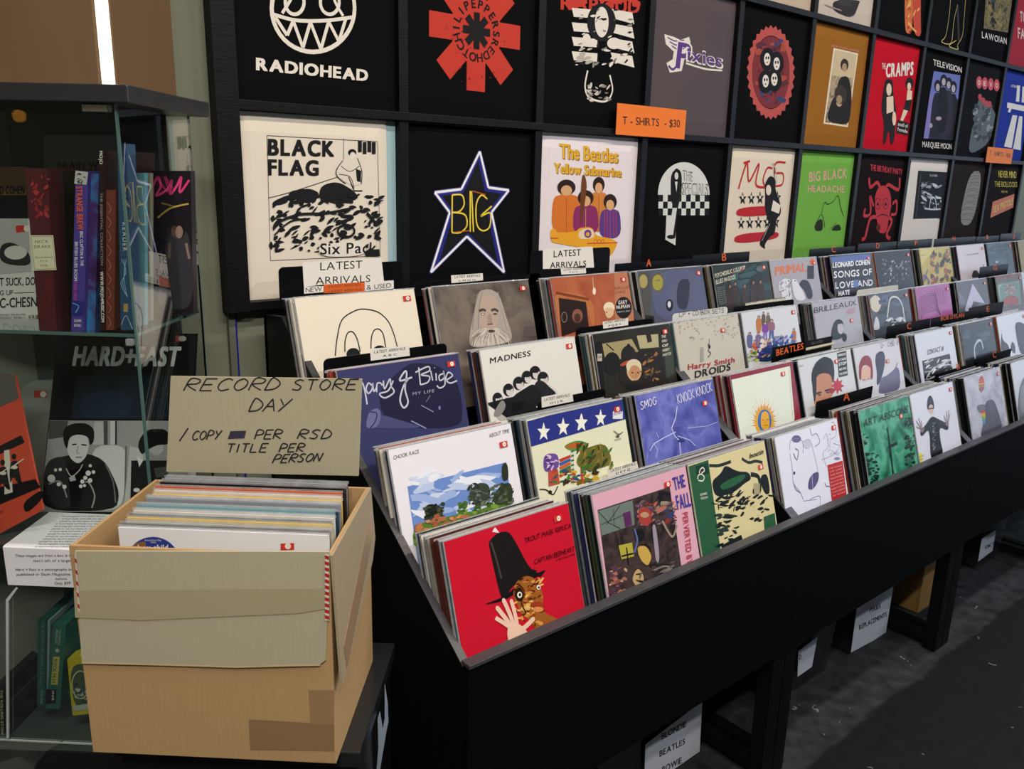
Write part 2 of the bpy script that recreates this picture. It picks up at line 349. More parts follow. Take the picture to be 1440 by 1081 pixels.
m = MB(); m.box(-3, 9, -4.1, -4, 0, 3.6, mat('55585a', .8)); struct('wall_front', m)
m = MB(); m.box(-3, 9, -4, WALLY+.1, 3.6, 3.7, mat('9c9a94', .8)); struct('ceiling', m)
m = MB(); m.box(9, 9.1, -4, WALLY+.1, 0, .9, mat('55585a', .8)); m.box(9, 9.1, -4, WALLY+.1, 2.9, 3.6, mat('55585a', .8)); struct('wall_right', m)
tz = onY(297, 60, WALLY).x
m = MB(); m.box(tz-.004, tz+.012, WALLY-.012, WALLY, 0, 3.6, mat('6a6d60', .6)); o = struct('trim_1', m)
LAMPW = ['over the nearest rack', 'over the second rack', 'over the third rack', 'over the farthest rack', 'added as unseen front fill, glass cabinet side of the aisle', 'added as unseen front fill, before the nearest rack', 'added as unseen front fill, before the third rack']
for (x, y, c, p), wh in zip(TUBES, LAMPW):
    t = tag(empty('ceiling_and_fill_lamp', (x, y, 3.52)), 'long fluorescent ceiling lamp '+wh, 'lamp', 'ceiling lamps')
    m = MB(); m.box(x-.64, x+.64, y-.09, y+.09, 3.53, 3.6, mat('d8d8d4', .5)); m.build('housing', t)

# ================================================================ T-shirt display grid on the wall
GX0, GP = .745, .4716; RZ = [1.36, 1.823, 2.311, 2.80, 3.285]; GY = 1.915
g = tag(empty('display_grid', (GX0, WALLY, 1.33)), 'black timber grid of square cells on the wall above the record racks', 'display rack')
for k in range(11):
    m = MB(); w = .027 if k == 0 else .014
    m.box(GX0+GP*k-w, GX0+GP*k+w, GY-(.012 if k == 0 else 0), WALLY, RZ[0]-.012, RZ[-1], WOOD); m.build('upright', g, .0015)
for i, z in enumerate(RZ):
    m = MB(); m.box(GX0-.02, GX0+GP*10+.02, GY-.006, WALLY, z-.0105, z+.0105, WOOD); m.build('rail', g, .0015)
SP = ypl(GY+.012)
def shirt(cx, cz, fabric, label, art=None, u=(0, 1), rough=.9):
    x0 = GX0+GP*cx+.015; w = GP-.03; z0 = RZ[cz]+.011; h = RZ[cz+1]-RZ[cz]-.024
    r = tag(empty('t_shirt', (x0+w/2, SP.O.y+.02, z0)), label, 't-shirt', 'band t-shirts folded in the wall grid')
    a, b = x0+w*u[0], x0+w*u[1]; m = MB()
    # folded shirt: a soft slab, front face slightly pillowed
    nu = nv = 10; g_ = []; rd = random.Random(cx*7+cz)
    for i in range(nu+1):
        for j in range(nv+1):
            s_, t_ = i/nu, j/nv; e = min(s_, 1-s_, t_, 1-t_); d = .006*max(0, 1-e*9)**2
            g_.append(Vector((a+(b-a)*s_, SP.O.y+d, z0+h*t_)))
    m.add(g_, [(i*(nv+1)+j, (i+1)*(nv+1)+j, (i+1)*(nv+1)+j+1, i*(nv+1)+j+1) for i in range(nu) for j in range(nv)], fabric)
    m.box(a, b, SP.O.y+.0078, SP.O.y+.0145, z0, z0+h, fabric)
    m.build('folded_fabric', r, smooth=False)
    if art:
        A = Art(SP, (a+.004, z0+.004, b-.004, z0+h-.004), rough=.75); A.base = .0009; art(A); A.build('print', r)
    return r
def fab(c, v=.05): return mat(c, .92, 0, .05, .35, 7, var=v, bstr=.01)
FB = fab('101012')

# ================================================================ record racks
X0, UW, RYF, RIMZ = .802, 1.11491, 1.06, .81
ROW = {1: (1.164, 1.012, .29), 2: (1.355, 1.141, .295), 3: (1.546, 1.268, .28), 4: (1.725, 1.401, .285)}
def rpl(k, dy=0):
    Y, Z, th = ROW[k]; return Pl((0, Y+dy, Z), (1, 0, 0), (0, sin(th), cos(th)))
for k in range(4):
    xa, xb = X0+UW*k, X0+UW*(k+1)
    lab = ['nearest black tiered record rack, with the red album at its front corner', 'second black record rack from the left, behind the white sketch album', 'third black record rack from the left, with the grey album with a rainbow shape',
           'fourth black record rack, running out of the right edge of the picture', 'farthest black record rack, beyond the right edge of the picture'][k]
    R = tag(empty('record_rack', ((xa+xb)/2, 1.45, 0)), lab, 'record rack', 'tiered record racks along the wall')
    for sx in (xa, xb-.016):
        x1 = sx+.016; pf = [(1.078, .42), (1.078, .80), (1.80, 1.348), (1.90, 1.340), (1.90, .42)]
        m = MB(); m.prism([Vector((sx, y, z)) for y, z in pf], Vector((x1-sx, 0, 0)), BLK); p = m.build('side_panel', R, .001)
        m = MB(); a = Vector((sx-.0005, 1.078, .80)); d = Vector((0, .722, .548)); n = Vector((0, -.548, .722)).normalized()
        m.prism([a, a+d, a+d+n*.0025, a+n*.0025], Vector((.017, 0, 0)), EDGE); m.build('edge_highlight', p)  # pale strip: highlight of the slanting board edge, painted as colour
    m = MB(); m.box(xa, xb, 1.060, 1.078, .415, .806, BLK2); m.build('front_panel', R, .001)
    m = MB(); m.box(xa, xb, 1.056, 1.082, .804, .812, EDGE); m.build('rim', R, .001)
    m = MB(); m.box(xa+.016, xb-.016, 1.08, 1.9, .42, .435, BLK2); m.build('bottom_board', R)
    m = MB(); m.box(xa, xb, 1.885, 1.90, .42, 1.34, BLK2); m.build('back_board', R)
    bots = [(Y-.322*sin(t), Z-.322*cos(t)) for Y, Z, t in (ROW[i] for i in (1, 2, 3, 4))]
    for i, (y, z) in enumerate(bots):
        ye = bots[i+1][0]-.004 if i < 3 else 1.885
        m = MB(); m.box(xa+.016, xb-.016, y-.012, ye, z-.012, z-.001, BLK2); m.build('tier_board', R)
        if i: m = MB(); m.box(xa+.016, xb-.016, y-.012, y-.004, bots[i-1][1], z-.001, BLK2); m.build('tier_riser', R)
    for sx in (xa+.002, xb-.058):
        F = tag(empty('leg', (sx+.028, 1.25, 0)), None); F.parent = R; F.location = Vector((sx+.028, 1.25, 0))-R.location
        m = MB(); m.box(sx, sx+.056, 1.065, 1.110, 0, .418, BLK); m.build('front_post', F, .002)
        m = MB(); m.box(sx, sx+.056, 1.74, 1.785, 0, .418, BLK); m.build('rear_post', F, .002)
        m = MB(); m.box(sx+.008, sx+.048, 1.11, 1.74, .02, .055, BLK); m.build('foot_rail', F, .002)
# ---------------------------------------------------------------- records
SL = .318; NREC = [0]
DARK = ['1c1d20', '26282c', '3a3c3e', '14161a', '2b3a36', '30343c', '223', '4a4640']
SPC = ['cfcabc', '1c1f24', '5c6264', '14161a', '2c3c4c', '4a2420', 'd8d4cc', '0e0f13', '3c5a64', '8a867c', '54482f', '2b3c32', '9a4030', '22264c', '16181c', '4a4c50', 'b4ac9c', '202428']
def rec_mesh(c, t):
    k = ('rec', c, t)
    if k in MC: return MC[k]
    m = MB(); m.box(0, SL, 0, t, 0, .315, mat(c, .45, var=.12)); m.box(-.003, SL+.003, t*.3, t*.6, .315, .3175, FROST)
    if t > .004: m.box(-.003, 0, .0006, t-.0006, 0, .319, FROST)
    MC[k] = m.mesh('record_sleeve'); return MC[k]
STUFF = MB(); BACK = []
ORD = 'first second third fourth fifth sixth seventh eighth ninth tenth eleventh twelfth thirteenth fourteenth fifteenth sixteenth seventeenth eighteenth nineteenth twentieth'.split()
def record(row, px, label, base, art=None, n=10, film_=True, k=(0, 0, 1), back=None, sticker=True, lab2=None, wid=SL, dz=0, cols=None, rough=.35):
    """front cover at the pixel of its top left corner, with the records filed behind it"""
    Y, Z, th = ROW[row]; pl = rpl(row); u, v = pl.uv(*px); v = 0+dz
    m = MB(); N = pl.N; O = pl.w(u, -.315+v)
    r = tag(empty('record', O+pl.U*wid/2), label, 'record', 'front records of the rack tiers')
    bm_ = mat(base, rough) if isinstance(base, (str, tuple)) else base
    m.obox(O, pl.U, pl.V, -N, (0, wid, 0, .315, 0, .004), bm_); m.build('sleeve', r)
    if art:
        A = Art(pl, (u+.0005, -.315+v+.0005, u+wid-.0005, v-.0005), k, rough); art(A); A.build('cover_print', r)
    if sticker:
        su, sv = sticker if isinstance(sticker, tuple) else (.025, .022)
        A = Art(pl, None, base=.0022); x, y = u+wid-su, v-sv; A.raw([(x-.011, y-.0065), (x+.011, y-.0065), (x+.011, y+.0065), (x-.011, y+.0065)], 'c8382c')
        A.raw([(x+.002+.0052*cos(j*pi/6), y+.0052*sin(j*pi/6)) for j in range(12)], 'f0e8dc'); A.raw([(x+.002+.0016*cos(j*pi/3), y+.0016*sin(j*pi/3)) for j in range(6)], 'c8382c'); A.build('price_sticker', r)
    if film_:
        m = MB(); nx = 6
        P = [pl.w(u-.003+(wid+.006)*i/nx, -.315+v if j == 0 else v+.006, .003+.0012*sin(i*2.1+px[0])) for j in (0, 1) for i in range(nx+1)]
        m.add(P, [(i, i+1, nx+2+i, nx+1+i) for i in range(nx)], PLASTIC)
        m.obox(O, pl.U, pl.V, -N, (-.003, wid+.003, .3155, .3185, .0005, .0025), FROST); m.obox(O, pl.U, pl.V, -N, (-.003, -.0005, 0, .318, .0005, .0025), FROST); m.build('plastic_sleeve', r)
    BACK.append((row, u, v, wid, n, lab2 or label, px, cols, th))
    return r
def file_backs():
    """records filed behind each cover: separate objects for the racks in front, one mass for the far ones"""
    rd = random.Random(5)
    for (row, u, v, wid, n, lab, px, cols, th) in BACK:
        Y, Z, _ = ROW[row]; pl = rpl(row); d = .0075; single = px[0] < 1349 and n >= 8; n = n if single else 9; lim = {1: .105, 2: .075, 3: .065, 4: .062}[row]; n = n+5 if (row == 1 and single) else n
        for i in range(1, n+1):
            c = rd.choice(cols or SPC); t = rd.choice((.0025, .0035, .005)); dx = rd.uniform(-.006, .003); dz_ = rd.uniform(-.005, .001)-.17*d
            d0 = pl.w(u+dx, -.315+v+dz_)+Vector((0, d, 0)); me = rec_mesh(c, t); d += t+(lim-.012)/n*rd.uniform(.8, 1.2)-.0037
            if d > lim+.012: break
            if single:
                o = bpy.data.objects.new('record', me); COL.objects.link(o); o.location = d0; o.rotation_euler = (-th+rd.uniform(-.012, .004), 0, 0); NREC[0] += 1
                tag(o, ORD[i-1]+' record behind the '+lab, 'record', 'records filed behind the '+lab)
            else:
                M_ = Matrix.Translation(d0) @ Matrix.Rotation(-th, 4, 'X'); b = len(STUFF.v)
                for k_, p_ in enumerate(me.polygons): pass
                mats = [STUFF.mi(q) for q in me.materials]; STUFF.v += [tuple(M_ @ w_.co) for w_ in me.vertices]
                for p_ in me.polygons: STUFF.f.append(tuple(b+q for q in p_.vertices)); STUFF.m.append(mats[p_.material_index])
    if STUFF.v:
        o = STUFF.build('record_stacks'); tag(o, 'closely filed records in plastic sleeves behind the covers of the farther racks', 'record', None, 'stuff')
CARDM = mat('0c0c0f', .35, 0, .14)
def card(row, x0, y0, x1, y1, label, back=.10, art=None, c=None, parts=(), k=(0, 0, 1), r=.012, low=.06):
    """plastic divider standing behind the records of a tier: pixel box of its visible part"""
    Y = ROW[row][0]+{1: .122, 2: .092, 3: .082, 4: .08}[row]; pl = ypl(Y); a = pl.uv(x0, y1); b = pl.uv(x1, y0); u0, u1, v1 = a[0], b[0], max(pl.uv(x0, y0)[1], b[1]); 
    vt0 = pl.uv(x0, y0)[1]; v1 = (vt0+b[1])/2; v0 = ROW[row][1]-CZ*0-low
    z0, z1 = v0, v1
    P = [(u0, z0), (u1, z0), (u1, z1-r)]+[(u1-r+r*cos(t), z1-r+r*sin(t)) for t in (.4, .8, 1.2)]+[(u1-r, z1), (u0+r, z1)]+[(u0+r-r*sin(t), z1-r+r*cos(t)) for t in (.4, .8, 1.2)]+[(u0, z1-r)]
    m = MB(); m.prism([pl.w(a_, b_, .0006) for a_, b_ in P], pl.N*-.0022, mat(c, .4) if c else CARDM)
    root = tag(empty('divider_card', pl.w((u0+u1)/2, z0)), label, 'divider', 'divider cards standing in the record racks'); m.build('card', root)
    for q in parts:       # (name, pixel box, colour, art function)
        nm, bx, cc, fn, kk = q; A = Art(pl, None, (0, 0, 1), .5, .0012)
        if cc: A.poly([(bx[0], bx[1]), (bx[2], bx[3]), (bx[4], bx[5]), (bx[6], bx[7])], cc)
        A.k = kk; fn(A); A.build(nm, root)
    return root
# ================================================================ T-shirts (prints given in pixels of enlarged crops of the photograph)
K5, K6, K7 = (280, 0, .3887), (740, 0, .37), (1100, 0, .333)
W1, RED_ = 'e4ddd2', 'c23a2c'
def s_circle(A):
    A.K(*K5); w = .010; A.ring(412, 30, 150, 158, w, W1)
    A.line([(268, 52), (340, 72), (412, 76), (484, 72), (556, 62)], .008, W1, True)
    A.line([(275, 62), (318, 128), (340, 76), (375, 172), (402, 80), (440, 178), (468, 78), (505, 150), (530, 68)], .008, W1)
    for x in (345, 472): A.ring(x, 8, 34, 44, .008, W1)
    A.line([(300, 48), (340, -30), (300, -90)], .007, W1, True); A.line([(520, 58), (484, -20), (520, -90)], .007, W1, True)
    A.tx('RADIOHEAD', 205, 252, 610, 293, 45, W1, 'h')
shirt(0, 1, FB, 'black t-shirt with a white ring emblem with pointed teeth over white block lettering', s_circle)
def s_aster(A):
    A.K(*K5); c = A.q((1003, 112)); R = c[1]-A.q((1003, 330))[1]
    def arms(R, hw, col, r0=0):
        for i in range(8):
            a = i*pi/4; d = (sin(a), cos(a)); n = (d[1], -d[0])
            A.raw([(c[0]+d[0]*r+n[0]*h, c[1]+d[1]*r+n[1]*h) for r, h in ((r0, -hw), (R, -hw), (R, hw), (r0, hw))], col)
    arms(R, R*.205, RED_); A.raw([(c[0]+R*.56*cos(i*pi/16), c[1]+R*.56*sin(i*pi/16)) for i in range(32)], RED_)
    A.circ_text('REDHOTCHILIPEPPERS', 1003, 112, R*.37, R*.15, '141214', a0=-20, st='x'); arms(R*.30, R*.065, '141214')
    A.spl(870, 60, 1130, 300, 26, 1.5, 4, '6a1c16', 3)
shirt(1, 1, FB, 'black t-shirt with a big red eight-armed star', s_aster)
def s_flag(A):
    A.K(*K6); A.spl(150, -10, 430, 28, 16, 12, 22, RED_, 4, 1.1, 0)
    A.tx('RAPOUD', 130, 35, 430, 50, 52, RED_, 'x')
    for y in (30, 85, 140, 195): A.poly([(172, y), (270, y+8), (268, y+40), (180, y+34)], W1); A.poly([(320, y+4), (402, y+18), (410, y+62), (330, y+40)], W1)
    A.ell(285, 85, 55, 72, '141416'); A.ell(286, 84, 26, 58, W1); A.spl(190, 30, 400, 250, 60, 3, 9, ['141416', W1, '8a8680'], 8)
    A.ell(228, 152, 16, 24, W1); A.ell(332, 165, 26, 22, W1); A.spl(185, 170, 240, 240, 14, 5, 12, 'b8b2a6', 2)
    A.line([(232, 268), (222, 330), (240, 372), (300, 385), (326, 345), (316, 285)], .006, W1, True); A.spl(232, 320, 320, 385, 30, 4, 9, ['cfc8bc', '8a8680'], 6)
shirt(2, 1, FB, 'black t-shirt with a red title over a distressed white striped flag and face', s_flag)
def s_wing(A):
    A.K(*K6); P = W1; V = '5b3a86'
    A.poly([(524, 130), (560, 140), (585, 152), (618, 140), (624, 160), (606, 200), (590, 270), (545, 276), (532, 240), (556, 225), (560, 196), (530, 168)], P)
    for y in (0, 16, 32): A.line([(536+y*.5, 142+y), (566+y*.3, 156+y), (600, 152+y)], .004, V, True)
    A.tx('P', 562, 258, 622, 268, 112, P, 'h', shear=.15); A.tx('P', 566, 256, 618, 264, 104, V, 'x', shear=.15); A.line([(572, 250), (556, 264), (540, 250)], .008, V, True)
    A.tx('ixies', 606, 232, 748, 262, 62, P, 'x', gap=.02); A.tx('ixies', 612, 228, 742, 256, 52, V, 'b', gap=.06)
    A.line([(606, 240), (680, 262), (744, 268)], .006, P, True)
shirt(3, 1, fab('5a5054'), 'plain grey-brown t-shirt with a small white and purple winged logo', s_wing)
def s_saw(A):
    A.K(*K6); N_ = 30
    A.poly([(929+(92 if i % 2 else 84)*cos(i*pi/N_), 275-(180 if i % 2 else 168)*sin(i*pi/N_)) for i in range(2*N_)], 'b8504c')
    A.ring(929, 275, 70, 138, .004, '301418'); A.ell(929, 275, 68, 136, '7a2c34')
    A.spl(880, 160, 980, 390, 50, 8, 18, ['34406c', '8a3038', '3a2450', '5a2430', 'a84a34'], 5, 1.3)
    c = A.q((929, 275)); A.circ_text('ROCK AND ROLL OVER', 929, 275, .072, .014, '2a1014', a0=60)
    for x, y in ((915, 225), (950, 240), (908, 310), (942, 305)): A.ell(x, y, 27, 44, '0e0c10')
    for x, y in ((914, 225), (950, 242), (908, 308), (941, 302)): A.ell(x, y, 12, 24, W1); A.ell(x-4, y-5, 3, 6, '141214'); A.ell(x+5, y-5, 3, 6, '141214'); A.ell(x, y+12, 3, 3, '802020')
shirt(4, 1, FB, 'black t-shirt with a round red saw-toothed badge of four painted faces', s_saw)
def s_sepia(A):
    A.K(*K7); A.tx('NEW YOUNG HARVEST', 208, 196, 330, 222, 9, 'd8907c')
    A.poly([(216, 202), (320, 226), (276, 537), (173, 522)], 'e6d6bc'); A.poly([(222, 210), (314, 231), (272, 530), (180, 516)], ('N', 30, '8a7458', 'b8a484', '5a4a38'))
    A.poly([(222, 210), (314, 231), (302, 330), (208, 318)], 'cdb894'); A.ell(262, 274, 17, 26, '2a221c'); A.ell(262, 285, 10, 18, 'b09070')
    A.poly([(240, 325), (280, 320), (294, 400), (286, 500), (272, 528), (182, 514), (205, 430), (225, 400)], '1f1a16', True); A.ell(240, 436, 12, 14, 'c0a080'); A.ell(245, 400, 26, 40, '3a3028'); A.ell(240, 420, 12, 18, 'a08868')
shirt(5, 1, fab('9a6428'), 'ochre brown t-shirt with a framed sepia picture of a standing figure', s_sepia)
def s_two(A):
    A.K(*K7); A.tx('THE', 420, 290, 436, 292, 26, W1); A.tx('CRAMPS', 436, 325, 552, 315, 58, W1, 'h', shear=.1)
    A.poly([(436, 332), (466, 335), (468, 390), (482, 470), (478, 530), (470, 608), (455, 605), (450, 540), (436, 606), (424, 604), (430, 520), (416, 460), (426, 380)], '16100f', True)
    A.ell(450, 378, 11, 26, 'e8cdb0'); A.poly([(440, 410), (468, 405), (470, 470), (440, 480)], 'e8cdb0'); A.ell(472, 500, 8, 30, 'e8cdb0')
    A.ell(537, 352, 17, 26, '16100f'); A.ell(535, 365, 8, 16, 'e8cdb0'); A.poly([(528, 380), (548, 384), (546, 420), (524, 424)], 'e8cdb0'); A.poly([(520, 424), (548, 420), (538, 470), (512, 462)], '16100f'); A.poly([(512, 462), (530, 468), (508, 512), (498, 508)], 'e8cdb0')
    A.poly([(486, 505), (536, 520), (530, 572), (480, 562)], '16100f'); A.tx('smell of', 488, 530, 530, 540, 16, W1); A.tx('female', 486, 552, 528, 562, 16, W1)
shirt(6, 1, fab('c4182a'), 'bright red t-shirt with white dripping lettering and two standing figures', s_two)
def s_four(A):
    A.K(*K7); A.tx('TELEVISION', 637, 275, 757, 308, 27, W1, 'b'); A.poly([(640, 300), (752, 318), (726, 592), (596, 584)], '22263e')
    A.poly([(640, 300), (752, 318), (742, 420), (622, 400)], '6a74b4'); A.poly([(622, 400), (650, 404), (616, 585), (596, 584)], '8078b8')
    for x, y, t in ((656, 345, '1c1a2a'), (722, 350, '1a1620'), (702, 335, '2a2636'), (681, 322, '14121e')):
        A.ell(x, y+18, 15, 26, '16121a'); A.ell(x, y+24, 8, 16, 'b0a4b0'); A.poly([(x-14, y+45), (x+15, y+48), (x+20, y+150), (x+6, y+240), (x-36, y+235), (x-26, y+100)], t, True)
    A.ell(626, 530, 8, 10, 'a89aa8'); A.ell(660, 500, 12, 8, 'a89aa8'); A.tx('MARQUEE MOON', 591, 620, 714, 630, 25, W1, 'b')
shirt(7, 1, FB, 'black t-shirt with a violet photograph of four standing men between two white titles', s_four)
def s_discs(A):
    A.K(*K7)
    for i, (x, ch) in enumerate(zip((831, 855, 880, 905), 'DEVO')): A.ell(x, 348+i*4, 12, 26, 'c8505a'); A.tx(ch, x-5, 358+i*4, x+5, 359+i*4, 20, W1)
    A.poly([(830, 395), (900, 470), (898, 510), (870, 610), (784, 658), (795, 560), (818, 500)], '5c6468', True); A.spl(805, 440, 890, 600, 34, 5, 14, ['3c4448', '8a9294', '4c5458'], 4, 1.4, 60)
    for x, y in ((834, 410), (848, 425), (862, 438), (875, 440)): A.ell(x, y, 8, 14, 'b84850')
shirt(8, 1, fab('1a1a1d'), 'black t-shirt with four small red lettered discs over a grey group drawing', s_discs)
def s_road(A):
    A.K(*K7); A.poly([(950, 432), (1060, 455), (1060, 478), (948, 455)], W1); A.poly([(958, 455), (968, 457), (962, 475), (952, 473)], W1); A.poly([(972, 485), (992, 488), (968, 625), (936, 618)], W1); A.poly([(1000, 490), (1014, 492), (1006, 634), (974, 628)], W1)
    A.poly([(992, 360), (1004, 362), (1000, 430), (986, 428)], W1); A.poly([(1014, 365), (1040, 368), (1040, 436), (1010, 432)], W1); A.tx('AUTOBAHN', 965, 368, 992, 372, 12, W1)
shirt(9, 1, fab('2c3c94'), 'blue t-shirt with a white motorway and bridge pictogram, at the right edge', s_road)
shirt(4, 2, fab('cdb9a4'), 'plain beige t-shirt in the upper row, directly above the saw-toothed badge')
def s_b1(A): A.K(*K7); A.poly([(214, 0), (330, 0), (322, 20), (300, 78), (212, 42)], '2e2a2c', True); A.poly([(232, -40), (300, -30), (290, 30), (240, 20)], '3c383a'); A.line([(180, 20), (250, 45), (330, 110)], .004, 'a8988a')
shirt(5, 2, fab('d2c2b4'), 'pale beige t-shirt in the upper row with a dark figure print', s_b1)
def s_b2(A):
    A.K(*K7); A.poly([(518, -60), (550, -60), (552, 60), (545, 140), (520, 142), (516, 60)], 'd2703a', True); A.poly([(555, -60), (585, -60), (584, 80), (586, 155), (558, 150), (550, 60)], 'c84a32', True); A.spl(520, -20, 580, 140, 16, 4, 10, ['e8b060', 'a83424'], 3, 1.8, 90)
shirt(6, 2, FB, 'black t-shirt in the upper row with glowing orange legs', s_b2)
def s_b3(A):
    A.K(*K7); w = .004; c = 'c8b468'
    A.line([(712, -40), (705, 60), (690, 150), (672, 175), (700, 186), (716, 170), (724, 90), (740, 20)], w, c, True); A.line([(775, -30), (768, 70), (760, 150), (740, 190), (742, 208), (712, 200), (706, 190), (735, 170)], w, c, True); A.line([(740, 30), (745, 170)], .02, '2c2a28')
shirt(7, 2, FB, 'black t-shirt in the upper row with the yellow outline of walking legs', s_b3)
def s_b4(A):
    A.K(*K7); A.poly([(862, -60), (975, -40), (952, 138), (850, 120)], ('N', 40, '3a3a34', '8a7a4c', '24262a')); A.spl(865, 0, 950, 110, 14, 6, 14, ['1c1e22', '94804a', '3a3c3c'], 3, 1.5, 90); A.tx('LAWOIAN', 845, 160, 950, 188, 28, W1, 'x')
shirt(8, 2, FB, 'black t-shirt in the upper row with a mottled yellow picture over white lettering', s_b4)
def s_b5(A): A.K(*K7); A.tx('TO', 1003, 90, 1030, 96, 45, 'e0c0b8', 'x'); A.tx('FAT', 994, 160, 1040, 170, 46, 'e0c0b8', 'x')
shirt(9, 2, fab('a83440'), 'dull red t-shirt in the upper row with pale lettering, at the right edge', s_b5)

def s_hill(A):
    A.K(*K5); I = '17171a'; w = .0012
    A.line([(245, 490), (645, 512), (655, 925), (258, 942), (245, 490)], w, I)
    A.tx('BLACK', 248, 560, 488, 565, 60, I, 'h'); A.tx('FLAG', 248, 632, 432, 634, 58, I, 'h')
    for i, x in enumerate((574, 591, 608, 624)): A.rect(x, 510+(i % 2)*4, x+14, 550+(i % 2)*7, I)
    A.line([(522, 500), (522, 590)], w, I); A.line([(250, 716), (340, 692), (500, 640)], w*1.3, I, True)
    # seated figure on the hilltop
    A.poly([(540, 545), (566, 545), (574, 570), (588, 620), (588, 668), (550, 672), (500, 640), (496, 615), (520, 580)], 'ded6c6', True)
    A.line([(520, 580), (496, 615), (500, 640), (530, 665)], .0022, I, True); A.line([(572, 572), (588, 620), (586, 665)], .0025, I, True); A.ell(553, 552, 15, 13, I); A.ell(555, 562, 10, 12, 'e4ddd2'); A.line([(512, 600), (545, 620), (580, 600)], .0018, I, True); A.line([(505, 630), (545, 640), (560, 680)], .002, I, True)
    A.poly([(566, 610), (586, 618), (584, 660), (570, 655)], I); A.line([(540, 640), (560, 690), (590, 690)], .003, I)
    # inked hillside
    A.poly([(440, 670), (500, 655), (560, 690), (580, 720), (500, 740), (430, 720)], I, True); A.poly([(330, 690), (400, 680), (440, 700), (400, 740), (350, 720)], I, True); A.poly([(262, 730), (330, 700), (320, 735), (270, 745)], I, True)
    rd = random.Random(9)
    for i in range(190):
        x = rd.uniform(258, 640); y = rd.uniform(700+max(0, (360-x)*.2), 915); l = rd.uniform(14, 52); a = radians(rd.gauss(28 if x < 430 else 14, 22)); t = rd.uniform(4, 13)
        A.poly([(x, y), (x+l*.5*cos(a)-t*sin(a), y-l*.5*sin(a)-t*cos(a)), (x+l*cos(a), y-l*sin(a)), (x+l*.5*cos(a)+t*.6*sin(a), y-l*.5*sin(a)+t*.6*cos(a))], I, True)
    A.line([(290, 800), (360, 775), (460, 770), (560, 750)], .006, I, True); A.ring(530, 835, 30, 22, .006, I); A.ell(520, 842, 14, 10, I); A.line([(270, 850), (330, 800), (400, 790)], .004, I, True); A.line([(605, 770), (640, 810)], .008, I); A.line([(640, 765), (612, 812)], .008, I)
    A.poly([(596, 905), (650, 900), (652, 926), (600, 926)], I); A.poly([(432, 882), (600, 872), (602, 925), (434, 930)], 'e4ddd2', True); A.tx('Six Pack', 436, 920, 640, 913, 42, I, 'b')
bb = MB(); x0 = GX0+.015; bb.box(x0+.30, x0+GP-.03, SP.O.y+.008, SP.O.y+.015, RZ[0]+.011, RZ[1]-.013, mat('a4c4cc', .7))
shirt(0, 0, fab('e2d8c8', .03), 'cream t-shirt with black lettering over an inked hill with a seated figure', s_hill, u=(0, .935))
o = bb.build('pale_blue_strip'); tag(o, 'pale blue strip showing beside the cream t-shirt with the inked hill', 'card')  # pale blue strip filling the cell beside the narrowed shirt
def s_star(A):
    A.K(*K5); P = [(1015, 548), (1046, 678), (1120, 688), (1057, 768), (1103, 985), (968, 855), (838, 985), (906, 768), (852, 696), (948, 684)]
    c0 = (985, 770); A.poly([(c0[0]+(x-c0[0])*1.05, c0[1]+(y-c0[1])*1.04) for x, y in P], '20247a'); A.poly([(c0[0]+(x-c0[0])*.8, c0[1]+(y-c0[1])*.84) for x, y in P], '101014')
    A.line(P+[P[0]], .011, '5a5a9a'); A.line(P+[P[0]], .0065, 'f0eef4')
    Y_ = 'ecd040'; w = .0045
    A.line([(915, 705), (914, 840)], w, Y_); A.line([(915, 705), (950, 706), (958, 740), (940, 765), (916, 768)], w, Y_, True); A.line([(916, 768), (960, 776), (968, 815), (945, 840), (914, 841)], w, Y_, True)
    A.line([(980, 690), (980, 838)], w, Y_); A.line([(985, 692), (992, 838)], w, Y_); A.line([(1042, 720), (1020, 706), (1002, 740), (1004, 810), (1025, 834), (1050, 820), (1052, 770), (1018, 782), (1058, 745)], w, Y_, True); A.line([(986, 690), (1035, 704)], .003, 'b85a28'); A.line([(920, 840), (975, 834)], .003, 'b85a28')
shirt(1, 0, FB, 'black t-shirt with a white neon star outline around yellow letters', s_star)
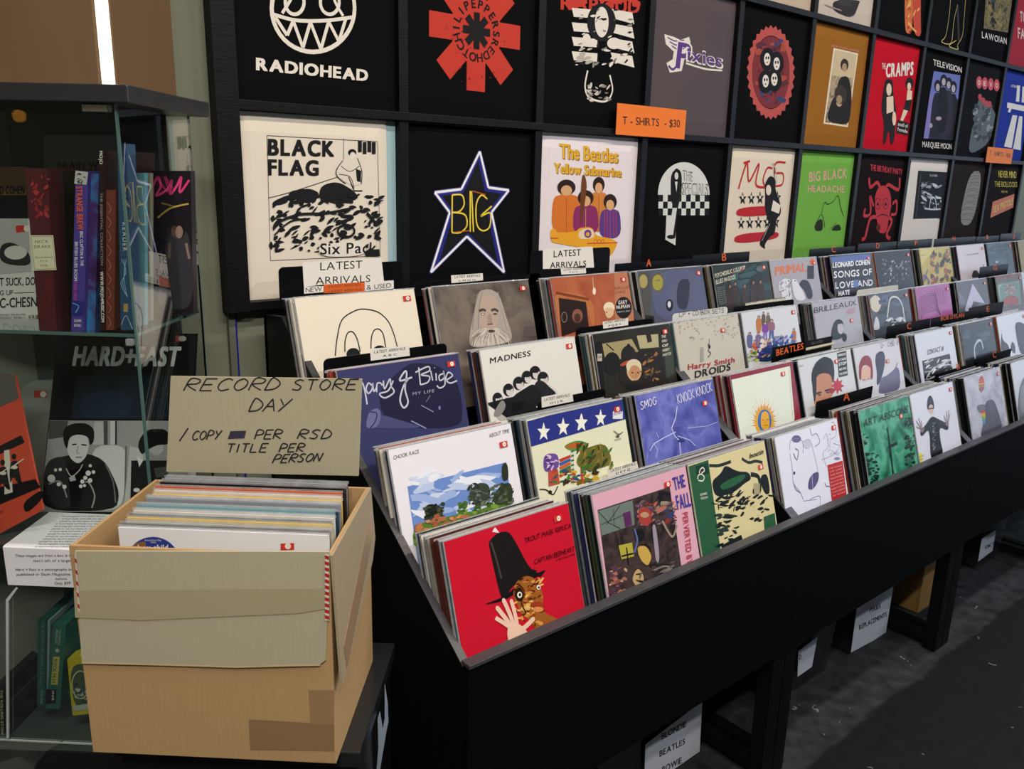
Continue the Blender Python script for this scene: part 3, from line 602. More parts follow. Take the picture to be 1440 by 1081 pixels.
def s_sub(A):
    A.K(*K6); Y_ = 'e0b030'; O = '9a5a1c'
    for d, c in ((3, O), (0, Y_)): A.tx('The Beatles', 126+d, 600+d, 348+d, 618+d, 58, c, 'x', gap=.03); A.tx('Yellow Submarine', 104+d, 656+d, 360+d, 672+d, 40, c, 'x', gap=.03)
    def fig(x, y0, y1, w, c, hat):
        A.poly([(x-w*.55, y0+60), (x-w*.2, y0+48), (x+w*.2, y0+48), (x+w*.55, y0+60), (x+w*.6, y1), (x-w*.6, y1)], c, True); A.ell(x, y0+22, w*.36, 30, '2c1a16'); A.ell(x, y0+34, w*.22, 20, 'd8a878'); A.line([(x, y0+62), (x, y1)], .0018, hat)
    fig(275, 680, 880, 62, 'd08038', '7a2c20'); fig(152, 690, 890, 96, 'd4732a', '8a4018'); fig(225, 730, 890, 84, '8a2c62', 'd8b030'); fig(318, 745, 905, 70, '5c3a86', 'c8502c')
    for x in (296, 306, 330, 340): A.line([(x, 800), (x+2, 900)], .003, 'b83a3c')
    A.poly([(202, 890), (232, 710), (222, 664), (212, 664), (206, 720)], '6a3c1c', True)
    A.poly([(90, 870), (110, 868), (115, 885), (190, 880), (200, 865), (250, 862), (262, 895), (320, 905), (348, 920), (330, 960), (310, 980), (300, 950), (230, 945), (120, 925), (92, 920)], 'e6a428', True)
    A.poly([(200, 872), (250, 866), (262, 905), (196, 910)], 'e8d0b0', True); A.ell(233, 888, 14, 16, '7a3c8c'); A.ell(233, 890, 7, 8, 'd8b030'); A.line([(230, 925), (346, 922)], .004, 'c8502c'); A.line([(92, 905), (120, 905)], .004, 'c8502c')
    for x in (262, 276, 290): A.ring(x, 918, 6, 8, .0022, 'c8502c')
shirt(2, 0, fab('e6dce0', .03), 'white t-shirt with yellow lettering, four coloured figures and an orange vessel', s_sub)
def s_check(A):
    A.K(*K6); G = 'd4d4d0'
    A.ell(598, 740, 98, 124, G, 40, 0, 180); A.poly([(548, 640), (590, 616), (590, 744), (574, 780), (566, 932), (528, 910), (534, 780), (548, 742)], 'd4d4d0')
    for i in range(11):
        for j in range(3):
            x = 502+i*17.5; y = 740+j*26
            A.poly([(x, y), (x+17.5, y), (x+17, y+26), (x-.5, y+26)], G if (i+j) % 2 else '101012')
    A.poly([(548, 650), (590, 640), (590, 740), (574, 790), (568, 900), (556, 906), (560, 790), (548, 760)], '101012', True)
    A.poly([(556, 790), (572, 790), (556, 900), (536, 905)], G); A.ell(571, 662, 11, 22, '101012'); A.ell(570, 668, 7, 14, G); A.poly([(564, 690), (574, 690), (570, 730)], G); A.ell(550, 900, 16, 8, '101012')
    A.tx('THE', 594, 682, 630, 690, 38, '101012', 'x'); A.tx('THE', 596, 681, 628, 689, 34, G, 'r'); A.tx('SPECIALS', 590, 738, 690, 742, 46, '101012', 'x', gap=.02); A.tx('SPECIALS', 592, 737, 688, 741, 42, G, 'r', gap=.05)
shirt(3, 0, FB, 'black t-shirt with a pale half disc, chequered band and suited silhouette', s_check)
def s_stripe(A):
    A.K(*K6); R_ = 'b82430'
    A.line([(806, 718), (838, 620), (846, 690), (884, 622), (872, 700), (905, 712)], .009, R_, True); A.line([(826, 620), (850, 612)], .009, R_); A.line([(935, 640), (915, 640), (900, 690), (925, 722), (938, 690)], .008, R_, True); A.line([(985, 618), (950, 618), (944, 655), (975, 660), (972, 700), (940, 708)], .008, R_, True)
    for y, x0 in ((755, 822), (848, 816)):
        for i in range(5): A.star(x0+i*33, y+i*(-1), 15, '1a1a1e', 27); A.star(x0+i*33, y-6, 6, 'e6dccc', 11)
    A.poly([(800, 788), (965, 780), (962, 815), (796, 826)], R_, True); A.poly([(792, 890), (960, 876), (957, 908), (788, 928)], R_, True)
    A.poly([(905, 700), (925, 665), (948, 680), (945, 720), (965, 770), (968, 815), (950, 830), (944, 890), (925, 900), (905, 930), (908, 948), (885, 930), (892, 905), (925, 850), (905, 800), (908, 740)], '17161a', True)
    A.ell(920, 722, 10, 20, 'e0d0c0'); A.poly([(938, 760), (966, 780), (960, 812), (930, 800)], 'e6dccc'); A.line([(940, 620), (944, 720)], .004, '17161a'); A.line([(950, 700), (948, 640), (932, 620)], .006, 'c8b8a8')
    A.line([(925, 850), (895, 915)], .0018, 'e6dccc')
shirt(4, 0, fab('e0d2be', .03), 'cream t-shirt with red stripes, black stars and a leaping guitarist', s_stripe)
def s_green(A):
    A.K(*K7); A.tx('BIG BLACK', 112, 768, 272, 750, 44, 'c8a888', 'x'); A.tx('HEADACHE', 106, 810, 262, 812, 30, 'c8a888', 'x')
    A.line([(165, 900), (178, 855), (192, 862), (215, 850), (235, 826), (245, 870), (258, 912)], .004, '26401a', True); A.line([(135, 960), (165, 905), (180, 960)], .004, '26401a', True); A.poly([(136, 975), (140, 935), (170, 920), (172, 975)], '1c2a14', True); A.poly([(205, 975), (220, 952), (240, 945), (252, 972)], '1c2a14', True); A.line([(200, 970), (228, 940)], .003, '26401a')
shirt(5, 0, fab('72ac4a', .03), 'lime green t-shirt with faint pink lettering and a thin black drawing', s_green)
def s_imp(A):
    A.K(*K7); R_ = 'b8303a'; A.tx('THE BIRTHDAY PARTY', 372, 718, 506, 738, 26, R_, 'x', gap=.03)
    A.ell(425, 845, 34, 62, R_); A.poly([(385, 850), (465, 850), (450, 915), (440, 985), (405, 985), (398, 915)], R_, True)
    A.line([(415, 800), (400, 770), (372, 790), (366, 750)], .016, R_, True); A.line([(432, 800), (448, 780), (490, 800), (495, 750)], .016, R_, True); A.line([(385, 870), (370, 830), (372, 900), (345, 910), (350, 880)], .014, R_, True); A.line([(465, 860), (482, 850), (480, 900), (458, 905)], .014, R_, True)
    A.line([(400, 915), (370, 925), (350, 1000), (335, 1010)], .018, R_, True); A.line([(445, 915), (462, 935), (440, 990), (455, 1008)], .018, R_, True)
    for x in (403, 436): A.ring(x, 860, 12, 22, .003, '1a0c10'); A.ell(x, 862, 4, 8, '1a0c10')
    A.line([(400, 915), (425, 905), (448, 915)], .005, '1a0c10', True); A.ell(405, 960, 9, 16, '5a161c')
shirt(6, 0, fab('1c1618'), 'black t-shirt with a red many-armed cartoon creature', s_imp)
def s_frame(A):
    A.K(*K7); A.poly([(574, 720), (706, 728), (684, 920), (552, 924)], '15171c'); A.line([(586, 726), (700, 734), (680, 914), (564, 916), (586, 726)], .0012, '9aa0a4'); A.tx('CLOSER', 622, 744, 655, 746, 9, 'b8bcc0')
    A.spl(590, 770, 670, 880, 44, 4, 12, ['9aa0a6', 'c8ccd0', '5a6066', '2c3036'], 6, 1.6, -10); A.line([(600, 880), (640, 884), (690, 880)], .008, 'c0c4c8', True); A.line([(620, 880), (628, 836), (645, 840), (650, 880)], .006, 'd8dadc', True)
shirt(7, 0, fab('ddd4cc', .03), 'off-white t-shirt with a square dark engraving', s_frame)
def s_band(A):
    A.K(*K7); A.poly([(790, 725), (848, 720), (805, 950), (742, 950)], '8a857e', True)
    for i in range(16): A.line([(796-i*3.2+2*sin(i*2), 735+i*13), (820-i*3, 728+i*13+4*sin(i*3)), (843-i*2.6, 734+i*13)], .0016, '2c2826', True)
shirt(8, 0, fab('292424'), 'dark brown-black t-shirt with a slanting grey strip of fine wavy lines', s_band)
def s_never(A):
    A.K(*K7); Y_ = 'c8b450'; A.tx('NEVER MIND', 912, 748, 988, 752, 30, Y_, 'b', gap=.04); A.tx('THE BOLLOCKS', 897, 788, 992, 790, 24, Y_, 'b', gap=.04); A.tx("HERE'S THE", 924, 813, 950, 814, 9, Y_)
    A.poly([(888, 852), (980, 818), (974, 876), (878, 920)], 'c87860'); A.tx('SEX PISTOLS', 890, 898, 974, 862, 28, 'd8c068', 'b')
shirt(9, 0, fab('211d1d'), 'black t-shirt with yellow lettering over a slanting pink band', s_never)
# orange price signs hung on the grid
def sign(px, words, label, Y=GY-.012):
    pl = ypl(Y); P = [pl.uv(*p) for p in px]; u0 = (P[0][0]+P[3][0])/2; u1 = (P[1][0]+P[2][0])/2; v1 = (P[0][1]+P[1][1])/2; v0 = (P[2][1]+P[3][1])/2
    m = MB(); m.prism([pl.w(u0, v0), pl.w(u1, v0), pl.w(u1, v1), pl.w(u0, v1)], pl.N*.002, mat('ee7a2c', .6)); o = m.build('price_sign'); tag(o, label, 'sign')
    A = Art(pl, base=.0026); words(A); A.build('lettering', o)
def w1(A): A.K(*K6); A.tx('T - SHIRTS  - $30', 364, 472, 582, 484, 32, '1c1410', 'r')
sign([(867, 146), (965, 154), (961.5, 196), (866, 189)], w1, 'larger orange price sign on the wall grid, above the suited silhouette t-shirt')
def w2(A): A.K(*K7); A.tx('T - SHIRTS - $30', 874, 654, 962, 666, 20, '3a1c10', 'r')
sign([(1388, 207), (1424, 209), (1422, 231), (1386.5, 228)], w2, 'smaller orange price sign near the right edge of the wall grid')
# ================================================================ front covers, rack 1 to the right
C1, C2, C3, C4, C5, C6, C7, C8 = (370, 350, .2313), (680, 340, .2313), (500, 560, .3424), (800, 560, .2775), (1000, 480, .2312), (1180, 440, .2405), (980, 330, .1851), (1200, 320, .16667)
INK = '1b1a1c'
def c_red(A):
    A.poly([(560, 548), (572, 528), (590, 552)], 'e8e0dc')
    A.poly([(545, 600), (552, 580), (585, 550), (625, 545), (650, 575), (715, 700), (745, 705), (742, 715), (640, 770), (615, 830), (596, 822)], '1e1a1b', True)
    A.poly([(515, 850), (600, 818), (640, 790), (720, 705), (745, 718), (785, 700), (760, 735), (745, 728), (660, 800), (600, 835)], '1a1617', True); A.line([(555, 590), (575, 650), (598, 740)], .004, '46403e', True)
    A.poly([(655, 755), (700, 725), (740, 740), (770, 800), (768, 860), (780, 885), (825, 900), (832, 925), (780, 950), (740, 950), (710, 905), (680, 890), (665, 850), (645, 810)], '9c5c26', True)
    A.spl(670, 745, 765, 930, 34, 5, 14, ['d89a48', '8a3c1c', 'c88438', '5a2814', 'e0b468'], 5, 1.3)
    A.spl(650, 740, 770, 910, 46, 3, 8, ['e8b860', '6a3014', 'c87834', '40200f'], 15, 1.6); A.line([(665, 760), (690, 790), (680, 840), (700, 880)], .003, '4a2410', True); A.poly([(648, 795), (672, 770), (690, 800), (684, 835), (660, 830)], '2c1a12', True)
    A.ell(672, 806, 10, 13, 'f0ead8'); A.ell(673, 806, 5, 7, '201812'); A.ell(750, 775, 8, 10, 'f0ead8'); A.ell(751, 776, 4, 5, '201812'); A.ell(745, 848, 26, 14, '9a3a20'); A.ell(748, 866, 22, 11, 'd88a50')
    A.poly([(595, 1010), (640, 975), (700, 960), (800, 950), (860, 905), (840, 915), (780, 940), (740, 1010)], '4a7a3a', True); A.poly([(540, 1045), (600, 1010), (625, 990), (760, 935), (720, 1000), (640, 1040), (560, 1075)], '1e1416', True)
    H = 'eac4ac'
    A.poly([(625, 930), (660, 920), (690, 940), (712, 970), (680, 1000), (630, 1010), (620, 970)], H, True)
    for a, b, w in (((640, 945), (580, 905), .008), ((640, 940), (580, 860), .009), ((650, 935), (606, 828), .009), ((662, 930), (638, 832), .0085), ((680, 950), (728, 905), .010)): A.line([a, ((a[0]+b[0])/2+2, (a[1]+b[1])/2), b], w, H, True); A.ell(b[0], b[1], 7, 9, H, 10)
    A.line([(580, 905), (573, 900)], .008, H)
    A.tx('TROUT MASK REPLICA', 692, 594, 884, 530, 22, '2c0a14', 'r', gap=.05); A.tx('CAPTAIN BEEFHEART', 737, 680, 902, 624, 22, '2c0a14', 'r', gap=.05); A.tx('& HIS MAGIC BAND', 822, 668, 900, 642, 9, '2c0a14', 'r')
record(1, (625, 764), 'red front record showing a man in a tall black hat raising a hand', 'c6182f', c_red, 9, k=C3, lab2='red album with the tall black hat', sticker=(.035, .024), rough=.3)
def c_pink(A):
    A.poly([(145, 565), (510, 448), (572, 870), (205, 1018)], ('N', 26, '2c2426', '4a3c3a', '1c1a1e')); A.poly([(145, 572), (322, 515), (332, 640), (165, 695)], '6c7a72')
    A.line([(150, 575), (200, 630), (260, 660)], .0018, INK); A.line([(260, 540), (190, 640)], .0018, INK); A.line([(160, 640), (280, 590)], .0014, INK); A.line([(225, 560), (230, 650)], .0014, INK)
    A.spl(340, 520, 540, 640, 60, 6, 20, ['8a3430', '4a3a44', 'b06a5c', '6a5a58', '34406a', '988878'], 4, 1.6); A.poly([(345, 570), (375, 545), (410, 560), (418, 610), (400, 650), (360, 640)], 'a4403a', True); A.ell(382, 590, 22, 14, 'b89070')
    A.poly([(272, 582), (310, 570), (318, 640), (285, 655)], '5a2c5c'); A.poly([(420, 640), (438, 636), (460, 820), (440, 840), (425, 700)], '9a90a0', True); A.line([(330, 660), (345, 720), (330, 780)], .005, '5a6aa8', True)
    A.poly([(345, 750), (390, 745), (420, 800), (400, 850), (370, 830), (350, 790)], 'c8a450', True); A.poly([(250, 745), (318, 730), (328, 800), (265, 815)], 'b0a840'); A.line([(290, 755), (300, 845)], .004, INK); A.line([(265, 800), (325, 785)], .004, INK)
    A.poly([(330, 880), (350, 860), (375, 890), (378, 930), (340, 955), (318, 920)], 'c0a070', True); A.spl(200, 860, 290, 1000, 30, 7, 18, ['a46a5c', '8a4a4c', '54384a', 'c89a80'], 3, 1.3); A.spl(340, 820, 560, 930, 16, 6, 16, ['2a2428', '6a6058', '1c1c22'], 8, 2); A.line([(470, 620), (520, 700), (545, 640)], .006, '988878', True)
    A.line([(430, 870), (480, 850), (520, 860), (470, 880), (530, 845)], .004, '7c7a74', True)
    A.text('THE', (532, 465), (590, 445), (520, 400), '3c3c9c', 'x'); A.text('FALL', (548, 562), (618, 542), (536, 490), '3c3c9c', 'x')
    A.text('PERVERTED BY', (572, 580), (598, 842), (600, 573), 'b83a4c', 'b')
record(1, (833, 701), 'front record with a pink cover framing a dark crowded painting', 'dba8b8', c_pink, 9, k=C4, lab2='pink album with the dark painting', sticker=(.075, .028))
def c_greenstrip(A):
    A.poly([(605, 345), (705, 312), (768, 775), (668, 830)], '2c5c40'); A.poly([(640, 345), (702, 326), (710, 380), (648, 395)], '1c3c30')
    A.line([(652, 410), (655, 390), (672, 385), (685, 400), (676, 418), (655, 415)], .003, W1, True); A.line([(660, 380), (664, 362), (678, 350), (686, 366), (672, 380), (684, 395)], .003, W1, True)
    A.tx('SONIC', 664, 494, 700, 486, 12, W1, 'b'); A.tx('YOUTH', 666, 514, 702, 506, 12, W1, 'b')
    A.poly([(705, 312), (985, 215), (1050, 660), (768, 770)], 'd8cc9c')
    A.poly([(720, 420), (770, 380), (790, 335), (850, 370), (910, 372), (925, 410), (890, 430), (845, 470), (800, 490), (740, 500)], '1c2424', True); A.poly([(760, 440), (830, 400), (900, 380), (880, 420), (780, 470)], '2c6040', True)
    A.line([(710, 340), (760, 340), (820, 320)], .008, '26302c', True); A.line([(875, 305), (910, 325), (945, 318), (980, 325)], .008, '2c3430', True); A.line([(920, 385), (960, 400), (965, 470), (930, 470)], .012, '1c2424', True)
    A.poly([(970, 390), (1005, 380), (1020, 480), (995, 490), (972, 440)], '1c2424', True); A.spl(735, 480, 880, 560, 26, 6, 16, '1c2424', 5, 2, 10); A.spl(850, 490, 1030, 620, 44, 5, 14, ['1c2424', '1c2424', 'd8cc9c'], 7, 1.5, 30); A.spl(750, 590, 850, 750, 34, 6, 16, ['1c2424', '2c3c34'], 9, 1.6); A.rect(935, 430, 965, 485, 'a89f80')
    A.poly([(985, 600), (1040, 580), (1048, 658), (990, 680)], '2c5c40'); A.poly([(770, 745), (870, 690), (880, 720), (775, 768)], '1c2424')
    A.tx('Inoutin', 912, 305, 982, 280, 26, INK, 'x', shear=.15)
record(1, (968, 656), 'front record with a green strip beside an inked yellow and black design', 'd8cc9c', c_greenstrip, 9, k=C4, lab2='green and cream inked album', sticker=(.035, .062))
def c_land(A):
    A.tx('CHOOK RACE', 155, 252, 260, 225, 17, '3a3a3e', 'r'); A.tx('ABOUT TIME', 548, 162, 630, 140, 17, '3a3a3e', 'r')
    A.poly([(213, 362), (618, 262), (642, 440), (700, 600), (260, 700)], '6a8ac8'); A.spl(240, 300, 600, 480, 40, 12, 38, ['c8d2e8', 'e2e6f0', '9ab0dc', 'b8c6e4'], 4, 2, 10)
    A.poly([(232, 520), (360, 490), (440, 470), (520, 455), (640, 400), (642, 560), (240, 640)], '5a7a30', True); A.spl(420, 430, 640, 520, 44, 7, 16, ['3c5a24', '7a9a3c', '4c6c2c', '2c4020'], 6, 1.3)
    A.poly([(280, 450), (300, 432), (340, 438), (360, 460), (350, 500), (300, 500), (285, 480)], '232a20', True); A.poly([(460, 390), (500, 345), (545, 350), (555, 400), (520, 440), (485, 430)], '3c4438', True); A.spl(465, 350, 550, 430, 24, 4, 9, ['2c3428', '5a6458'], 3); A.poly([(560, 400), (600, 350), (640, 345), (645, 430), (570, 440)], '36402c', True); A.poly([(598, 270), (622, 262), (628, 335), (600, 340)], '2c3426', True)
    A.spl(285, 432, 358, 498, 26, 6, 12, ['1c2418', '343c2a', '4a4c34'], 11, 1.2); A.spl(462, 350, 552, 438, 34, 4, 9, ['3c4638', '2c3428', '6a7468'], 12, 1.2); A.spl(560, 350, 645, 430, 30, 5, 11, ['2c3626', '44503a', '566048'], 13, 1.3); A.line([(508, 400), (512, 450)], .002, '5a5048')
    A.spl(240, 480, 460, 545, 34, 8, 18, ['b8744c', 'c88a60', '9a5c3c', 'a86848'], 8, 1.4); A.spl(240, 520, 640, 590, 60, 5, 12, ['5c8a30', '7a9a44', '3c5a24', '8aa050'], 14, 1.6)
record(2, (546, 634), 'white front record with small black lettering over a landscape photograph', 'e4e2e8', c_land, 10, k=C3, lab2='white album with the landscape photograph', sticker=(.030, .042))
def c_stars(A):
    A.K(500, 560, .3424); A.poly([(700, 96), (1150, -30), (1160, 70), (716, 200)], '2c3480')
    for x, y in ((772, 138), (852, 118), (926, 100)): A.star(x, y, 27, 'e8e8dc', 40)
    A.K(*C4); A.star(65, 125, 30, 'e8e8dc', 48); A.star(160, 100, 30, 'e8e8dc', 46); A.rect(222, 66, 272, 104, 'dcdce0'); A.tx('SOUNDS', 226, 88, 268, 76, 12, '2c3480')
    A.K(500, 560, .3424); A.poly([(772, 240), (790, 225), (832, 228), (836, 290), (780, 305), (770, 280)], '6a4a94', True); A.spl(776, 235, 830, 290, 14, 4, 8, ['d8b8d0', '3c2a6c'], 3)
    A.line([(735, 375), (780, 375), (810, 395), (830, 360)], .003, INK, True); A.ell(798, 385, 8, 8, INK)
    for i in range(5): A.poly([(835, 250+i*16), (880, 232+i*14), (884, 242+i*14), (840, 262+i*16)], ['b83a2c', '3a5ca0', 'c85c2c', '2c7a44', 'b83a2c'][i])
    A.line([(888, 180), (892, 350)], .010, 'c8c8b8'); A.line([(925, 200), (930, 340)], .008, 'b8442c')
    for i in range(8): A.line([(884, 200+i*19), (896, 196+i*19)], .004, '2c6a3c')
    A.poly([(850, 195), (910, 170), (960, 185), (940, 215), (880, 215)], '4a8a38', True); A.poly([(850, 200), (905, 178), (950, 190), (900, 208)], 'b85c2c', True)
    A.poly([(790, 300), (830, 290), (838, 350), (792, 362)], 'b8503c'); A.spl(800, 290, 990, 345, 60, 4, 12, ['3c7a34', '6a5c20', 'b8442c', 'c8a434', '2c4c7a', '3c2c1c'], 8, 1.5, 10)
    A.K(*C4); A.poly([(60, 260), (180, 222), (215, 300), (205, 340), (90, 370), (30, 330)], '6a6428', True); A.spl(30, 230, 215, 360, 40, 6, 16, ['3c6a2c', '8a7a34', '4a3c20', '2c3c1c'], 2, 1.8, 60); A.line([(225, 165), (250, 182), (270, 170)], .002, INK, True); A.ell(245, 192, 9, 7, '5a5a54'); A.tx('GIVE', 228, 215, 262, 208, 8, INK, 'r')
record(2, (741, 594), 'front record with white stars on a blue band over a colourful drawing', 'dcdcc0', c_stars, 10, k=C4, lab2='album with the starred blue band')
def c_storm(A):
    pass
    L = 'c8ccf0'
    A.line([(548, 40), (540, 100), (520, 150), (535, 190), (560, 215), (566, 290)], .003, L); A.line([(540, 170), (480, 200), (430, 230), (410, 265), (370, 290)], .0025, L); A.line([(430, 230), (450, 260), (440, 300)], .0016, L); A.line([(550, 190), (610, 210), (640, 240)], .002, L); A.line([(600, 150), (700, 140), (752, 120)], .0012, L); A.line([(440, 170), (455, 200)], .0016, L); A.ell(570, 215, 18, 8, '34387a')
    A.K(*C2); A.hand('SMOG', (955, 1020), (1050, 985), (950, 975), .0022, 'e0e0f0', .25); A.hand('KNOCK KNOCK', (1182, 985), (1392, 905), (1172, 930), .0020, 'e0e0f0', .2)
record(2, (893, 553), 'violet-blue front record with lightning over a stormy sky', ('N', 11, '484c98', '5c60b0', '767cc6', '5256a4'), c_storm, 10, k=C4, lab2='violet-blue lightning album', sticker=(.05, .06))
def c_navy(A):
    A.poly([(830, 740), (900, 690), (1060, 700), (1180, 800), (1215, 960), (1200, 1090), (800, 1085), (720, 1000), (700, 860)], '25243f', True); A.poly([(600, 1090), (700, 1000), (830, 1040), (1000, 1090)], '4a4c78', True)
    A.poly([(640, 990), (690, 965), (715, 985), (712, 1050), (680, 1090), (620, 1090)], '6a6a96', True); A.line([(650, 990), (690, 1000), (680, 1050), (650, 1090)], .0025, '2a2a48', True); A.line([(960, 950), (1035, 990)], .002, '8a8cb4'); A.line([(900, 1045), (990, 1090)], .003, '8a8cb4'); A.ell(1072, 965, 7, 12, '7a7ca8'); A.line([(1015, 890), (990, 930)], .0012, '8a8cb4')
    G = 'c4c6d2'; w = .0035
    A.line([(596, 850), (600, 810), (615, 850), (632, 945)], w, G, True); A.line([(660, 830), (640, 815), (625, 850), (640, 878), (662, 850), (665, 815), (672, 865), (690, 840)], w, G, True); A.line([(690, 870), (692, 820), (712, 815), (725, 830)], w, G, True); A.line([(730, 800), (738, 850), (770, 790), (775, 830), (795, 870), (740, 905), (708, 880), (760, 860), (790, 800)], w, G, True)
    A.line([(905, 780), (830, 800), (860, 745), (872, 760), (862, 850), (880, 930), (855, 965), (832, 920), (850, 840), (880, 790)], .0042, G, True)
    A.line([(945, 720), (955, 825)], w, G); A.line([(925, 750), (1000, 715), (1010, 740), (960, 765), (1010, 775), (1000, 810), (955, 825)], w, G, True); A.line([(1018, 740), (1030, 800)], w, G, True); A.line([(1050, 755), (1052, 800)], w, G); A.line([(1100, 755), (1070, 770), (1075, 800), (1100, 780), (1095, 740), (1105, 820), (1075, 845), (1055, 830)], w, G, True); A.line([(1108, 800), (1150, 770), (1125, 750), (1110, 790), (1135, 815), (1178, 800)], w, G, True); A.ell(1042, 722, 3, 3, G)
    A.tx('MY LIFE', 908, 890, 1040, 870, 20, 'a0a2b4', 'r', gap=.16)
record(3, (474, 522), 'dark navy front record with pale brush lettering, behind the cardboard sign', '3a3c66', c_navy, 11, k=C1, lab2='dark navy album with brush lettering')
def c_group(A):
    A.K(*C2); A.tx('MADNESS', 38, 740, 286, 692, 36, INK, 'b', gap=.12)
    for cx, cy, r in ((84, 952, 32), (150, 900, 34), (212, 860, 36), (262, 822, 34), (312, 795, 36), (360, 830, 36)): A.ell(cx, cy, r*.95, r*1.15, '201f22'); A.ell(cx+8, cy+8, r*.62, r*.85, 'cfcac6'); A.ell(cx, cy-12, r*.7, r*.4, '201f22'); A.ell(cx+14, cy+4, 3, 2, INK)
    A.poly([(310, 850), (355, 840), (400, 880), (460, 925), (300, 950)], '26262a', True); A.poly([(250, 890), (300, 860), (345, 900), (370, 960), (330, 1000), (180, 1040), (170, 940)], '1c1c20', True); A.poly([(150, 1060), (190, 950), (250, 930), (300, 980), (280, 1080), (130, 1085)], '2c2c30', True); A.poly([(80, 1085), (90, 1010), (130, 940), (165, 950), (150, 1085)], 'b8b4b0', True); A.line([(395, 870), (430, 900), (450, 925)], .006, 'cfcac6')
    A.K(*C3); A.poly([(535, 20), (700, -20), (760, 60), (620, 80)], '1c1c20'); A.poly([(560, 70), (600, 0), (620, 30), (590, 80)], '8a8884', True); A.poly([(640, 20), (700, 8), (680, 45), (640, 60)], '141418')
record(3, (675, 496), 'white front record with black lettering and a row of men in profile', 'dedcd4', c_group, 10, k=C2, lab2='white album with the men in profile')
def c_crypt(A):
    A.poly([(665, 610), (715, 605), (735, 900), (690, 900)], '1b1a1c'); A.poly([(720, 620), (900, 590), (960, 700), (740, 720)], 'a09468'); A.poly([(930, 570), (1060, 560), (1065, 640), (950, 650)], 'b0a880')
    A.ell(780, 740, 50, 70, '1e1c1c'); A.ell(880, 690, 46, 60, '26221f'); A.poly([(830, 700), (960, 660), (1080, 640), (1150, 850), (960, 900), (820, 880)], '26201c', True); A.line([(745, 620), (790, 660)], .004, INK); A.ell(880, 632, 11, 13, '1c1816'); A.poly([(825, 745), (880, 715), (890, 735), (840, 760)], 'a84a2c', True); A.line([(1000, 560), (1010, 610)], .02, '2a241e')
    A.poly([(1095, 640), (1145, 630), (1160, 800), (1110, 830)], '3a4438'); A.ell(915, 780, 46, 66, 'c8a47c'); A.ell(912, 755, 46, 42, 'd8c8a8'); A.ell(918, 792, 34, 42, 'bc8a62'); A.ell(903, 795, 6, 4, INK); A.ell(938, 795, 6, 4, INK); A.line([(924, 795), (926, 822)], .002, '8a5a40'); A.line([(908, 845), (940, 840)], .0025, '6a3c30'); A.poly([(860, 905), (870, 850), (905, 870), (960, 860), (985, 900)], '1c1a1c', True)
    A.spl(960, 680, 1060, 840, 26, 5, 14, ['7a5c34', '3c3428', 'a8703c'], 5)
    for i, t in enumerate(('THE', 'WORLD', 'OF', 'HARRY', 'PARTCH')): A.tx(t, 1080+i*2, 585+i*28, 1106+i*8, 581+i*26, 17, 'd8d4c0', 'x')
    A.tx('CBS', 692, 700, 712, 698, 14, 'd8d4c0', 'b'); A.rect(690, 680, 718, 725, 'b8b0a0'); A.tx('CBS', 693, 708, 715, 704, 12, INK)
record(3, (834, 473), 'dark front record with a white-haired man below crowded shelves', '2a2822', c_crypt, 10, k=C2, lab2='dark album with the white-haired man')
def c_eyes(A):
    w = .0028; A.line([(438, 650), (450, 540), (480, 430), (560, 375), (620, 366), (700, 385), (760, 440), (795, 520), (815, 595)], w, INK, True)
    A.line([(497, 625), (498, 560), (515, 510), (545, 505), (572, 550), (590, 625)], w, INK, True); A.line([(655, 612), (658, 540), (675, 495), (705, 488), (730, 520), (745, 600)], w, INK, True); A.ell(548, 640, 42, 38, INK); A.ell(708, 622, 40, 36, INK)
record(4, (414, 419), 'cream front record with a line drawing of a round head and two tall eyes', 'e6dcc8', c_eyes, 9, k=C1, lab2='cream album with two drawn eyes')
def c_beard(A):
    A.K(540, 380, .1528); A.poly([(1290, 520), (1425, 510), (1430, 600), (1290, 610)], '5a504a')
    A.poly([(850, 240), (880, 190), (960, 170), (1040, 200), (1080, 280), (1120, 420), (1170, 560), (1180, 650), (1000, 700), (780, 715), (790, 560), (820, 420)], 'a89e94', True)
    A.poly([(875, 260), (960, 215), (1040, 260), (1060, 400), (1040, 520), (960, 570), (890, 520), (865, 400)], 'b4a090', True); A.poly([(790, 700), (850, 600), (920, 520), (980, 545), (1050, 520), (1120, 600), (1170, 655), (1000, 690)], 'c4bcb0', True)
    A.line([(870, 375), (910, 362), (935, 375)], .007, '4c423c', True); A.line([(985, 370), (1020, 360), (1050, 380)], .007, '4c423c', True); A.ell(908, 404, 20, 12, '7a6a5c'); A.ell(908, 404, 10, 7, 'd8cfc4'); A.ell(1022, 402, 20, 10, '5c4e46'); A.poly([(955, 400), (985, 400), (1000, 490), (975, 505), (950, 490)], 'a08c7c', True); A.line([(950, 498), (1000, 495)], .003, '5c4a40'); A.ell(985, 560, 36, 14, '4a3a34')
    rd = random.Random(3)
    for i in range(46):
        x = rd.uniform(800, 1150); y = rd.uniform(590, 650); A.line([(980+(x-980)*.6, y-50), (x, y), (980+(x-980)*1.15, y+55)], .0012, rd.choice(['8a8076', 'ded6ca', '746a60']), True)
    for i in range(16): x = rd.uniform(-1, 1); A.line([(960+x*90, 200), (960+x*130, 330), (975+x*170, 540)], .0014, rd.choice(['7a7068', 'c8c0b4']), True) if abs(x) > .6 else None
record(4, (609, 405.5), 'grey-brown front record with an old man with a long white beard', ('N', 9, '4c443e', '6a6058', '7c7062', '5a504a'), c_beard, 9, k=C1, lab2='grey-brown album with the bearded man')
